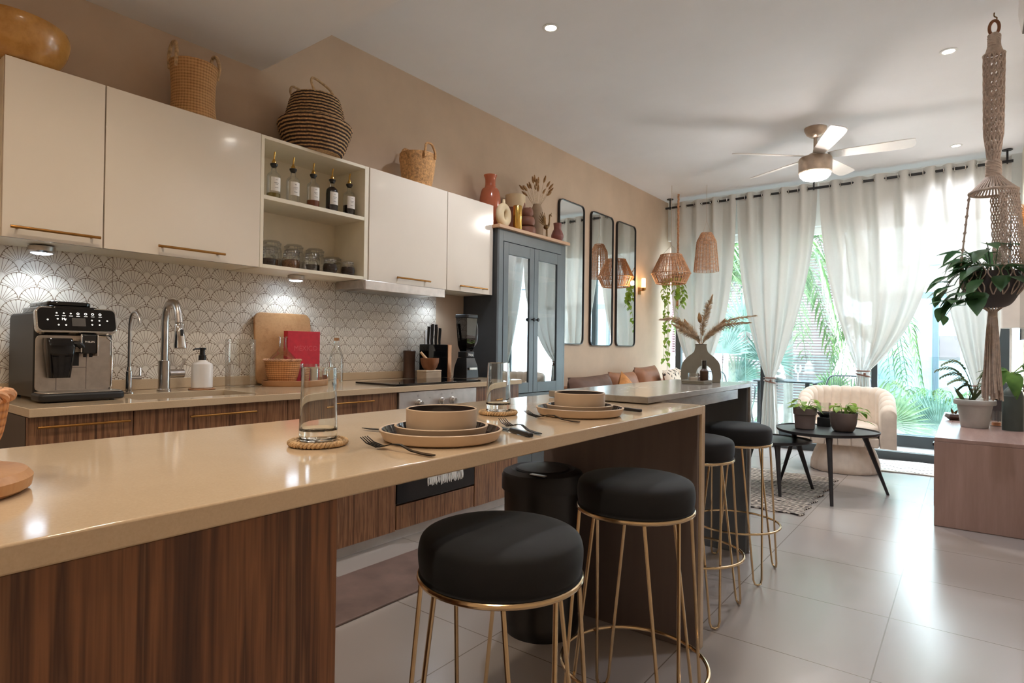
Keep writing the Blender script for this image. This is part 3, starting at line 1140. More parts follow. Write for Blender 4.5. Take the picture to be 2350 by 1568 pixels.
def sconce():
    t = T('wall_sconce', 'small brass wall sconce with a glowing amber tube beside the mirrors', 'lamp', (WX + 0.001, 6.82, 1.80))
    O('back_plate', MB().box(0.0, 0.014, -0.025, 0.025, 0.0, 0.09), M('brass'), t, bevel=0.003)
    O('arm', MB().tube([(0.01, 0, 0.05), (0.06, 0, 0.05)], 0.008, 10).lathe([(0.02, 0.05), (0.028, 0.06), (0.028, 0.085)], 18, (0.06, 0, 0), cap0=True), M('brass'), t)
    O('glass_tube', MB().lathe([(0.024, 0.085), (0.025, 0.1), (0.025, 0.19), (0.022, 0.2), (0.001, 0.2)], 18, (0.06, 0, 0)), M('sconce_glow'), t)
    light('sconce_lamp', 'POINT', (WX + 0.12, 6.82, 1.95), 1.2, (1, 0.7, 0.4), 0.03)


sconce()


# ================================================================ ceiling lights, fan, air conditioner
def downlight(x, y, z, e, label, seen=True):
    t = T('ceiling_downlight', label, 'light', (x, y, z), group='round recessed downlights')
    O('trim_ring', MB().lathe([(0.036, -0.001), (0.05, -0.001), (0.052, -0.004), (0.036, -0.006)], 32), M('white_paint'), t)
    O('lens', MB().lathe([(0.036, -0.003), (0.018, -0.0035), (0.0005, -0.004)], 28), M('lamp_on'), t)
    light('downlight_lamp', 'SPOT', (x, y, z - 0.012), e, (0.92, 0.97, 1.08), 0.04, spot_size=math.radians(140), spot_blend=0.7)


downlight(-2.063, 3.042, CEIL, 42, 'recessed ceiling downlight above the hutch side of the kitchen, first beyond the soffit')
downlight(-0.108, 4.825, CEIL, 40, 'recessed ceiling downlight next to the hanging macrame planter')
downlight(-0.096, 7.08, CEIL, 40, 'recessed ceiling downlight close to the curtains, farthest of the lit downlights')


def kitchen_lamps():
    # the kitchen's own downlights in the low soffit, above and behind the camera
    for x, y in ((-1.9, 0.75), (-0.6, 0.55), (-1.9, -0.7), (-0.6, -0.7)):
        o = O('soffit_downlight', MB().lathe([(0.0005, -0.003), (0.04, -0.003), (0.052, -0.001)], 24, (x, y, 2.7095)), M('lamp_on'))
        tag(o, 'recessed downlight in the lowered kitchen soffit overhead', 'light', 'soffit downlights')
        light('soffit_lamp', 'SPOT', (x, y, 2.69), 20, (1, 0.84, 0.66), 0.05, spot_size=math.radians(150), spot_blend=0.8)

    o = O('ceiling_downlight', MB().lathe([(0.0005, -0.003), (0.04, -0.003), (0.052, -0.001)], 24, (-0.15, 2.9, CEIL - 0.0005)), M('lamp_on'))  # extra downlight out of view, added to light the TV stand end
    tag(o, 'added unseen downlight in the high ceiling above the stools', 'light')
    light('downlight_lamp', 'SPOT', (-0.15, 2.9, CEIL - 0.02), 22, (0.92, 0.97, 1.08), 0.05, spot_size=math.radians(150), spot_blend=0.8)


kitchen_lamps()


def ceiling_fan():
    cx, cy = -1.085, 5.82
    t = T('ceiling_fan', 'five-bladed white ceiling fan with a lit round lamp below the motor', 'fan', (cx, cy, 0))
    O('canopy', MB().lathe([(0.092, CEIL - 0.001), (0.09, CEIL - 0.02), (0.07, CEIL - 0.06), (0.036, CEIL - 0.085), (0.018, CEIL - 0.09)], 32), M('fan_metal'), t)
    O('rod', MB().tube([(0, 0, 2.88), (0, 0, CEIL - 0.08)], 0.015, 14), M('fan_metal'), t)
    O('motor_housing', MB().lathe([(0.02, 2.90), (0.05, 2.885), (0.085, 2.862), (0.128, 2.85), (0.136, 2.836), (0.136, 2.72), (0.128, 2.712)], 40), M('fan_metal'), t)
    O('lamp_bowl', MB().lathe([(0.127, 2.712), (0.122, 2.69), (0.098, 2.665), (0.05, 2.65), (0.0005, 2.646)], 36), M('fan_glow'), t)
    for k in range(5):
        a = math.radians(6 + 72 * k)
        bm_ = MB()
        out = sp2([(0.10, -0.045), (0.2, -0.06), (0.45, -0.068), (0.70, -0.07), (0.74, -0.045), (0.715, 0.06), (0.45, 0.062), (0.2, 0.05), (0.10, 0.04)], 4)
        bm_.prism(out, -0.003, 0.003)
        Mx = Matrix.Translation((0, 0, 2.862)) @ Matrix.Rotation(a, 4, 'Z') @ Matrix.Rotation(math.radians(-15), 4, 'X')
        b = O('blade', bm_, M('fan_white'), t, smooth=30)
        b.matrix_local = Mx


ceiling_fan()


def air_con():
    t = T('air_conditioner', 'white split air conditioner at the ceiling on the right wall', 'air conditioner', (RX - 0.001, 3.3, 2.80))
    prof = [(-0.215, 0.12), (-0.2, 0.02), (-0.06, 0.0), (0.0, 0.0), (0.0, 0.29), (-0.17, 0.29), (-0.21, 0.26)]
    O('body', MB().prism([(a, b) for a, b in prof], -0.02, 0.80, 'xz'), M('fan_white'), t, bevel=0.006)
    O('vent_slot', MB().box(-0.2, -0.07, 0.03, 0.75, -0.004, 0.004), M('ink'), t)


air_con()
# ================================================================ things on the kitchen worktop
WT = 0.8955


def coffee_machine():
    t = T('coffee_machine', 'black and steel bean-to-cup coffee machine on the worktop end', 'coffee machine', (-2.80, 0.689, WT))
    W = 0.272
    prof = rpoly(-0.40, -0.055, 0.012, 0.345, 0.03, 5)
    O('housing', MB().prism([(a, b) for a, b in prof], 0.004, W - 0.004, 'xz'), M('dotblack'), t, bevel=0.008, segs=3)
    O('water_tank_lid', MB().prism(rpoly(-0.37, -0.03, 0.035, W - 0.06, 0.03, 5), 0.345, 0.372, 'xy'), M('black_gloss'), t, bevel=0.006)
    O('bean_hopper_lid', MB().prism(rpoly(-0.34, -0.06, 0.05, W - 0.075, 0.03, 5), 0.372, 0.392, 'xy'), M('black_gloss'), t, bevel=0.006)
    # slanted control panel
    pb = MB().prism(rpoly(-W / 2, W / 2, 0.0, 0.105, 0.022, 6), -0.03, 0.0)
    Mx = axes((-0.005, W / 2, 0.268), (0, 1, 0), (-0.28, 0, 0.96))
    b = O('control_bezel', pb, M('chrome'), t, bevel=0.003)
    b.matrix_local = Mx
    fp = O('control_panel', MB().prism(rpoly(-W / 2 + 0.006, W / 2 - 0.006, 0.008, 0.099, 0.018, 6), 0.0, 0.003), M('black_gloss'), t, bevel=0.001)
    fp.matrix_local = Mx
    O('display', MB().prism(rpoly(-0.022, 0.024, 0.026, 0.06, 0.002, 2), 0.0032, 0.0038), M('screen'), fp, smooth=0)
    ic = MB()
    for u, v in ((-0.07, .078), (-0.047, .078), (-0.024, .078), (0.0, .078), (0.026, .078), (0.05, .078), (0.076, .078), (-0.068, .054), (-0.045, .054), (-0.066, .03), (-0.042, .03),
                 (0.046, .052), (0.046, .034), (0.072, .052), (0.072, .034), (0.1, .052), (-0.1, .05)):
        big = v > .07 and u > -0.01
        ic.torus((u, v, 0.0036), 0.004 if big else 0.0024, 0.0011 if big else 0.0006, 10, 4)
        if v > .07:
            ic.box(u - 0.006, u + 0.006, v - 0.011, v - 0.0098, 0.0032, 0.0036)
    O('touch_icon', ic, M('icon'), fp)
    mt = text('menu_lettering', 'My', 0.013, M('icon'), fp, Matrix.Translation((-0.047, .054, 0.0035)), 0.0002)
    # steel front with seams
    O('front_panel', MB().prism(rpoly(0.008, W - 0.008, 0.035, 0.258, 0.02, 5), -0.0548, -0.051, 'yz'), M('steel'), t, bevel=0.002)
    O('panel_seam', MB().box(-0.051, -0.0505, 0.075, 0.0765, 0.04, 0.17).box(-0.051, -0.0505, 0.175, 0.1765, 0.04, 0.25).box(-0.051, -0.0505, 0.0765, 0.175, 0.128, 0.1295), M('black_satin'), t, smooth=0)
    O('side_reveal', MB().tube([(-0.052, W - 0.008, 0.04), (-0.05, W - 0.006, 0.14), (-0.05, W - 0.008, 0.235), (-0.05, W - 0.03, 0.255), (-0.05, W - 0.09, 0.258)], 0.004, 8), M('chrome'), t)
    # milk jug
    jug = []
    for (z, x1, y0, y1) in ((0.09, 0.0, 0.045, 0.112), (0.17, 0.012, 0.035, 0.118), (0.215, 0.016, 0.03, 0.122), (0.245, -0.002, 0.033, 0.116)):
        jug.append([(x, y, z) for x, y in rpoly(-0.055, x1, y0, y1, 0.012, 4)])
    n = len(jug[0])
    mb = MB()
    mb.add([p for ring in jug for p in ring], [(k * n + i, k * n + (i + 1) % n, (k + 1) * n + (i + 1) % n, (k + 1) * n + i) for k in range(3) for i in range(n)] + [tuple(range(n)), tuple(range(3 * n, 4 * n))])
    O('milk_jug', mb, M('black_gloss'), t, smooth=50)
    O('milk_pipe', MB().tube(spline([(-0.02, 0.115, 0.225), (0.0, 0.135, 0.222), (-0.01, 0.152, 0.205)], 5), 0.012, 10), M('black_plastic'), t)
    sp_ = O('coffee_spout', MB().box(-0.055, 0.004, 0.145, 0.195, 0.185, 0.262), M('black_plastic'), t, bevel=0.004)
    O('spout_trim', MB().box(-0.05, 0.006, 0.139, 0.1445, 0.19, 0.262).box(-0.05, 0.006, 0.1955, 0.201, 0.175, 0.262), M('chrome'), t, bevel=0.001)
    text('maker_lettering', 'PHILIPS', 0.0105, M('print_white'), sp_, axes((0.0045, 0.17, 0.232), (0, 1, 0), (0, 0, 1)))
    O('nozzle', MB().cyl((-0.015, 0.16, 0), 0.006, 0.17, 0.186, 12).cyl((-0.015, 0.18, 0), 0.006, 0.17, 0.186, 12), M('black_plastic'), t)
    O('outlet_recess', MB().box(-0.052, -0.0495, 0.11, 0.15, 0.135, 0.19), M('black_satin'), t)
    O('drip_tray', MB().prism(rpoly(-0.06, 0.075, -0.006, W + 0.006, 0.025, 5), 0.004, 0.034), M('black_satin'), t, bevel=0.008)
    O('drip_grid', MB().prism(rpoly(-0.05, 0.07, 0.002, W - 0.002, 0.02, 5), 0.034, 0.038), M('steel'), t, bevel=0.001)
    for y in (0.03, W - 0.03):
        O('foot', MB().cyl((0.03, y, 0), 0.008, 0.0, 0.005, 12), M('black_plastic'), t)
        O('foot', MB().cyl((-0.36, y, 0), 0.008, 0.0, 0.013, 12), M('black_plastic'), t)


coffee_machine()


def faucets():
    t = T('filter_faucet', 'slim chrome filtered-water faucet beside the coffee machine', 'faucet', (-3.03, 1.085, WT))
    O('faucet_body', MB().lathe([(0.02, 0), (0.02, 0.006), (0.0125, 0.008), (0.0125, 0.10), (0.009, 0.103), (0.009, 0.12)], 20, cap0=True, cap1=True), M('chrome'), t)
    O('spout', MB().tube([(0, 0, 0.115), (0, 0, 0.29)] + arc((0, 0, 0.29), (0.0, 0, 0.37), (0.06, 0, 0.37), 10)[1:] + arc((0.06, 0, 0.37), (0.105, 0, 0.37), (0.115, 0, 0.315), 8)[1:], 0.0062, 10), M('steel'), t)
    O('lever', MB().tube([(0.0, 0.008, 0.07), (0.0, 0.05, 0.07)], 0.0105, 12).tube([(0.0, 0.046, 0.074), (0.0, 0.046, 0.115)], 0.0035, 8), M('chrome'), t)
    t = T('kitchen_faucet', 'tall steel pull-down kitchen faucet behind the sink', 'faucet', (-3.08, 1.255, WT))
    O('faucet_body', MB().lathe([(0.031, 0), (0.031, 0.008), (0.026, 0.011), (0.026, 0.145), (0.02, 0.147)], 28, cap0=True), M('steel'), t)
    O('spout', MB().tube([(0, 0, 0.14), (0, 0, 0.33)] + arc((0, 0, 0.33), (0, 0, 0.425), (0.075, 0, 0.425), 12)[1:] + arc((0.075, 0, 0.425), (0.135, 0, 0.425), (0.15, 0, 0.325), 12)[1:], 0.0165, 16), M('steel'), t)
    s_ = O('spray_head', MB().lathe([(0.0165, 0.0), (0.019, -0.005), (0.021, -0.04), (0.028, -0.105), (0.027, -0.115), (0.02, -0.118), (0.0005, -0.116)], 24), M('chrome'), t)
    s_.matrix_local = Matrix.Translation((0.151, 0, 0.322)) @ Matrix.Rotation(math.radians(-8), 4, 'Y')
    O('spray_button', MB().box(0.016, 0.027, -0.006, 0.006, -0.06, -0.03), M('black_plastic'), s_, bevel=0.002)
    O('lever', MB().tube([(0.0, 0.02, 0.082), (0.0, 0.088, 0.082)], 0.0215, 20).tube([(0.0, 0.07, 0.09), (0.0, 0.095, 0.155)], 0.006, 10), M('steel'), t)


faucets()


def soap():
    t = T('soap_dispenser', 'white ceramic soap dispenser with a black pump beside the faucet', 'soap dispenser', (-3.06, 1.425, WT + 0.0062))
    O('bottle', MB().lathe([(0.001, 0.0), (0.044, 0.0), (0.049, 0.005), (0.049, 0.11), (0.046, 0.122), (0.02, 0.137), (0.017, 0.142)], 32), M('white_cer'), t)
    O('pump', MB().lathe([(0.0175, 0.14), (0.0175, 0.165), (0.012, 0.167), (0.012, 0.192), (0.016, 0.194), (0.016, 0.203), (0.001, 0.204)], 20).tube([(0, 0, 0.198), (0.01, -0.04, 0.197), (0.012, -0.05, 0.192)], 0.0045, 8), M('black_plastic'), t)
    tag(O('coaster', MB().lathe([(0.001, 0), (0.06, 0), (0.062, 0.003), (0.06, 0.006), (0.001, 0.006)], 32), M('traywood'), loc=(-3.06, 1.425, WT)), 'thin round coaster under the white soap dispenser', 'coaster')


soap()


def canister():
    o = O('glass_canister', MB().lathe([(0.001, 0.0), (0.072, 0.0), (0.075, 0.004), (0.075, 0.252), (0.0765, 0.256), (0.0745, 0.258)], 40), M('thin'), loc=(-3.10, 1.645, WT))
    tag(o, 'tall empty clear glass cylinder between soap dispenser and round tray', 'glass jar')


canister()


def tray_group():
    cx, cy = -3.055, 1.985
    t = T('serving_tray', 'low oval wooden tray holding the basket bottle, red book and candle', 'tray', (cx, cy, WT))
    O('tray_base', MB().lathe([(0.001, 0.0), (0.98, 0.0), (1.0, 0.008), (1.0, 0.028), (0.985, 0.031), (0.955, 0.028), (0.95, 0.014), (0.001, 0.012)], 56, sx=0.165, sy=0.225), M('traywood'), t)
    z = WT + 0.0135
    t = T('demijohn', 'small clear glass demijohn sitting in a wicker basket on the tray', 'bottle', (-3.055, 1.865, z))
    O('basket', MB().lathe([(0.001, 0.0), (0.066, 0.0), (0.074, 0.01), (0.088, 0.06), (0.095, 0.115), (0.098, 0.128), (0.095, 0.134), (0.09, 0.128), (0.082, 0.05), (0.001, 0.012)], 40), M('wicker'), t)
    ed = MB()
    for k in range(3):
        ed.tube([((0.096 + 0.004 * math.sin(i * 1.3 + k * 2.1)) * math.cos(i * PI / 30), (0.096 + 0.004 * math.sin(i * 1.3 + k * 2.1)) * math.sin(i * PI / 30), 0.13 + 0.004 * math.cos(i * 1.3 + k * 2.1)) for i in range(60)], 0.0035, 6, closed=True)
    O('basket_rim', ed, M('rattan'), t)
    O('glass_bottle', MB().lathe(sp2([(0.07, 0.02), (0.078, 0.06), (0.076, 0.115), (0.062, 0.15), (0.034, 0.18), (0.021, 0.205), (0.0195, 0.25), (0.025, 0.256), (0.0225, 0.262)], 4), 32), M('thin'), t)
    # red book
    b = T('book', 'thick red book titled MEXICO standing on the tray against the board', 'book', (-3.14, 1.925, z))
    b.rotation_euler = (0, 0, math.radians(-2))
    O('cover', MB().box(0.0, 0.004, 0, 0.205, 0, 0.296).box(0.04, 0.044, 0, 0.205, 0, 0.296).box(0.0, 0.044, -0.004, 0.0, 0, 0.296), M('red_book'), b, bevel=0.001)
    O('page_block', MB().box(0.0042, 0.0398, 0.001, 0.198, 0.004, 0.292), M('paper'), b)
    text('title_lettering', 'MÉXICO', 0.041, M('red_text'), b, axes((0.0442, 0.112, 0.195), (0, 1, 0), (0, 0, 1)), 0.0006)
    # candle
    t = T('candle_glass', 'white candle in a clear glass cup in front of the red book', 'candle', (-3.0, 2.0, z))
    O('cup', MB().lathe([(0.001, 0.0), (0.044, 0.0), (0.047, 0.004), (0.05, 0.108), (0.048, 0.108), (0.0455, 0.006), (0.001, 0.006)], 32), M('thin'), t)
    O('wax', MB().lathe([(0.001, 0.007), (0.0445, 0.007), (0.0465, 0.085), (0.001, 0.083)], 28), M('wax'), t)
    # board
    bd = MB().prism(rpoly(0, 0.36, 0, 0.415, 0.045, 6), 0, 0.018)
    o = O('cutting_board', bd, M('board'), bevel=0.003)
    o.matrix_world = axes((-3.192, 1.78, WT + 0.0005), (0, 1, 0), (-0.09, 0, 0.996))
    tag(o, 'tall wooden cutting board leaning on the patterned wall behind the red book', 'cutting board')
    # bottles beside the tray
    t = T('glass_bottle', 'clear glass bottle with a cork stopper right of the red book', 'bottle', (-3.1, 2.255, WT))
    O('bottle_glass', MB().lathe(sp2([(0.001, 0.0), (0.04, 0.0), (0.042, 0.02), (0.042, 0.14), (0.034, 0.185), (0.017, 0.225), (0.0145, 0.262)], 4), 28), M('thin'), t)
    O('stopper', MB().cyl((0, 0, 0), 0.0165, 0.258, 0.276, 16), M('traywood'), t)
    t = T('small_bottle', 'tiny round glass bottle with a short neck at the tray edge', 'bottle', (-2.985, 2.135, z))
    O('bottle_glass', MB().lathe(sp2([(0.001, 0.0), (0.03, 0.002), (0.037, 0.035), (0.028, 0.068), (0.011, 0.085), (0.011, 0.112), (0.014, 0.116)], 4), 24), M('thin'), t)
    O('contents', MB().lathe([(0.001, 0.004), (0.027, 0.005), (0.033, 0.035), (0.001, 0.036)], 20), M('amber'), t)


tray_group()


def right_end():
    o = O('pepper_mill', MB().lathe(sp2([(0.001, 0.0), (0.043, 0.0), (0.044, 0.02), (0.041, 0.10), (0.044, 0.18), (0.046, 0.192), (0.04, 0.199)], 4) + [(0.001, 0.2)], 24), M('darkwood'), loc=(-3.185, 2.94, WT))
    tag(o, 'plain dark wooden cylinder mill against the patterned wall by the knife block', 'mill')
    t = T('salt_box', 'small pale brown box under the mortar bowl', 'box', (-3.003, 2.962, WT))
    O('box_body', MB().box(-0.046, 0.046, -0.075, 0.075, 0.0, 0.052), M('grey_cer'), t, bevel=0.004)
    O('lid', MB().box(-0.047, 0.047, -0.076, 0.076, 0.0525, 0.064), M('stoneware'), t, bevel=0.003)
    t = T('mortar_bowl', 'wooden mortar bowl with its pestle on the small pale box by the cooktop', 'bowl', (-3.003, 2.965, WT + 0.0645))
    O('bowl', MB().lathe([(0.001, 0.0), (0.036, 0.0), (0.052, 0.02), (0.064, 0.055), (0.066, 0.084), (0.06, 0.084), (0.05, 0.03), (0.001, 0.016)], 32), M('redwood'), t)
    O('pestle', MB().tube([(0.01, 0.01, 0.03), (-0.035, -0.055, 0.125)], [0.014, 0.008], 12), M('lightwood'), t)
    t = T('knife_block', 'dark knife block with a copper edge holding black knives', 'knife block', (-3.107, 3.125, WT))
    O('block', MB().box(-0.05, 0.05, -0.115, 0.078, 0.0, 0.245), M('black_gloss'), t, bevel=0.004)
    O('side_strip', MB().box(-0.05, 0.052, 0.079, 0.118, 0.0, 0.245), M('coppery'), t, bevel=0.002)
    for i, (x, y, h) in enumerate(((-0.02, -0.055, .13), (0.018, -0.06, .14), (-0.02, -0.015, .15), (0.02, -0.02, .145), (-0.018, 0.022, .13), (0.02, 0.02, .12), (0.0, 0.042, .11))):
        O('knife_handle', MB().tube([(x, y, 0.2455), (x, y - 0.002, 0.27), (x, y + 0.004, 0.245 + h)], [0.008, 0.0085, 0.011], 10), M('black_plastic'), t)
    t = T('blender', 'black countertop blender with a smoky jug and side handle', 'blender', (-2.93, 3.265, WT), rz=0.0)
    O('motor_base', MB().lathe(sp2([(0.001, 0.0), (0.088, 0.0), (0.092, 0.015), (0.086, 0.08), (0.07, 0.13), (0.062, 0.15)], 4) + [(0.001, 0.152)], 4, a0=PI / 4), M('black_plastic'), t, bevel=0.012, segs=3)
    O('button_row', MB().box(0.064, 0.072, -0.04, 0.045, 0.062, 0.08), M('steel'), t, bevel=0.002)
    c = O('jug_collar', MB().prism(rpoly(-0.045, 0.045, -0.045, 0.045, 0.012, 4), 0.152, 0.195), M('black_satin'), t, bevel=0.003)
    text('maker_lettering', 'Ninja', 0.024, M('print_white'), c, axes((0.0455, 0.0, 0.173), (0, 1, 0), (0, 0, 1)))
    n = 24
    jug = MB().lathe([(0.045, 0.195), (0.062, 0.24), (0.078, 0.44), (0.074, 0.44), (0.058, 0.24), (0.001, 0.2)], 4, a0=PI / 4)
    O('jug', jug, thin_glass('smoky_jug', (120, 118, 116), 0.12), t, bevel=0.008)
    O('jug_lid', MB().prism(rpoly(-0.064, 0.064, -0.064, 0.064, 0.02, 5), 0.44, 0.468), M('black_satin'), t, bevel=0.005)
    O('handle', MB().tube(spline([(0.0, 0.055, 0.42), (0.0, 0.085, 0.425), (0.0, 0.112, 0.38), (0.0, 0.11, 0.28), (0.0, 0.075, 0.235), (0.0, 0.045, 0.235)], 5), 0.011, 10), M('screen'), t)
    tag(O('wall_outlet', MB().box(0, 0.008, -0.038, 0.038, -0.06, 0.06), M('white_cer'), bevel=0.003, loc=(WX + 0.0085, 3.18, 1.19)), 'white wall outlet on the patterned wall behind the knives', 'outlet')


right_end()


# ================================================================ on top of the wall cabinets
CT = 2.2315


def cabinet_tops():
    o = O('wooden_bowl', MB().lathe(sp2([(0.001, 0.0), (0.11, 0.0), (0.15, 0.02), (0.185, 0.075), (0.196, 0.13), (0.19, 0.158)], 5) + [(0.18, 0.16), (0.165, 0.06), (0.001, 0.02)], 56), M('bowlwood'), loc=(-3.055, 0.645, CT))
    tag(o, 'large turned wooden bowl on the narrow wall cabinet', 'bowl')

    t = T('jute_basket', 'tall cylindrical plaited jute basket with loop handles on the wide wall cabinet', 'basket', (-3.075, 1.365, CT))
    O('basket_body', MB().lathe(sp2([(0.001, 0.0), (0.098, 0.0), (0.106, 0.015), (0.098, 0.10), (0.101, 0.20), (0.109, 0.272), (0.112, 0.278)], 4) + [(0.104, 0.278), (0.094, 0.1), (0.001, 0.02)], 44), M('jute'), t)
    for s in (1, -1):
        O('handle', MB().tube(spline([(0.045 - .01, s * 0.1, 0.235), (0.05, s * 0.103, 0.30), (0.025, s * 0.098, 0.355), (-0.018, s * 0.098, 0.355), (-0.04, s * 0.1, 0.30), (-0.032, s * 0.1, 0.24)], 5), 0.009, 8), M('rope'), t)

    t = T('belly_basket', 'dark striped seagrass belly basket folded in at the waist on the open shelf unit', 'basket', (-3.04, 2.04, CT))
    prof = sp2([(0.145, 0.0), (0.163, 0.03), (0.185, 0.09), (0.204, 0.152), (0.198, 0.172), (0.172, 0.182), (0.164, 0.20), (0.152, 0.255), (0.135, 0.315), (0.122, 0.335)], 9)
    mb = MB()
    for i in range(len(prof) - 1):
        (r0, z0), (r1, z1) = prof[i], prof[i + 1]
    step = 0.0098
    acc = [0.0]
    for i in range(len(prof) - 1):
        acc.append(acc[-1] + math.hypot(prof[i + 1][0] - prof[i][0], prof[i + 1][1] - prof[i][1]))
    n = int(acc[-1] / step)

    def at_len(s_):
        for i in range(len(prof) - 1):
            if acc[i + 1] >= s_:
                f = (s_ - acc[i]) / max(1e-9, acc[i + 1] - acc[i])
                return prof[i][0] + (prof[i + 1][0] - prof[i][0]) * f, prof[i][1] + (prof[i + 1][1] - prof[i][1]) * f
        return prof[-1]
    for k in range(n):
        r, z = at_len((k + 0.5) * step)
        mb.cur = 1 if (k % 2 == 0 and True) else 0
        mb.tube([((r + 0.0018 * math.sin(i * 2.6 + k)) * math.cos(2 * PI * i / 64), (r + 0.0018 * math.sin(i * 2.6 + k)) * math.sin(2 * PI * i / 64), z + 0.0065 + 0.001 * math.sin(i * 1.7)) for i in range(64)], 0.0066, 6, closed=True)
    mb.cur = 0
    mb.cyl((0, 0, 0), 0.145, 0.0005, 0.01, 40)
    O('basket_body', mb, [M('seagrass'), M('seagrass_dark')], t)
    for s in (1, -1):
        O('handle', MB().tube(spline([(0.025 * s + 0.08 * s, -0.075, 0.325), (0.105 * s, -0.1, 0.375), (0.1 * s, -0.085, 0.405), (0.095 * s, -0.02, 0.395), (0.10 * s, 0.03, 0.37), (0.11 * s, 0.055, 0.325)], 5), 0.007, 8), M('rope'), t)

    t = T('small_straw_basket', 'small tapered straw basket with a loop handle on the cabinet over the hood', 'basket', (-3.07, 2.885, CT))
    O('basket_body', MB().lathe(sp2([(0.001, 0.0), (0.092, 0.0), (0.098, 0.01), (0.118, 0.12), (0.126, 0.225), (0.122, 0.23)], 5) + [(0.116, 0.222), (0.09, 0.02), (0.001, 0.014)], 44), M('straw'), t)
    for s in (1, -1):
        O('handle', MB().tube(spline([(s * 0.122, -0.05, 0.195), (s * 0.125, -0.048, 0.235), (s * 0.115, -0.03, 0.287), (s * 0.115, 0.0, 0.298), (s * 0.115, 0.03, 0.287), (s * 0.125, 0.048, 0.235), (s * 0.122, 0.05, 0.195)], 5), 0.008, 8), M('straw'), t)


cabinet_tops()


# ================================================================ on top of the hutch
HT = 2.0815


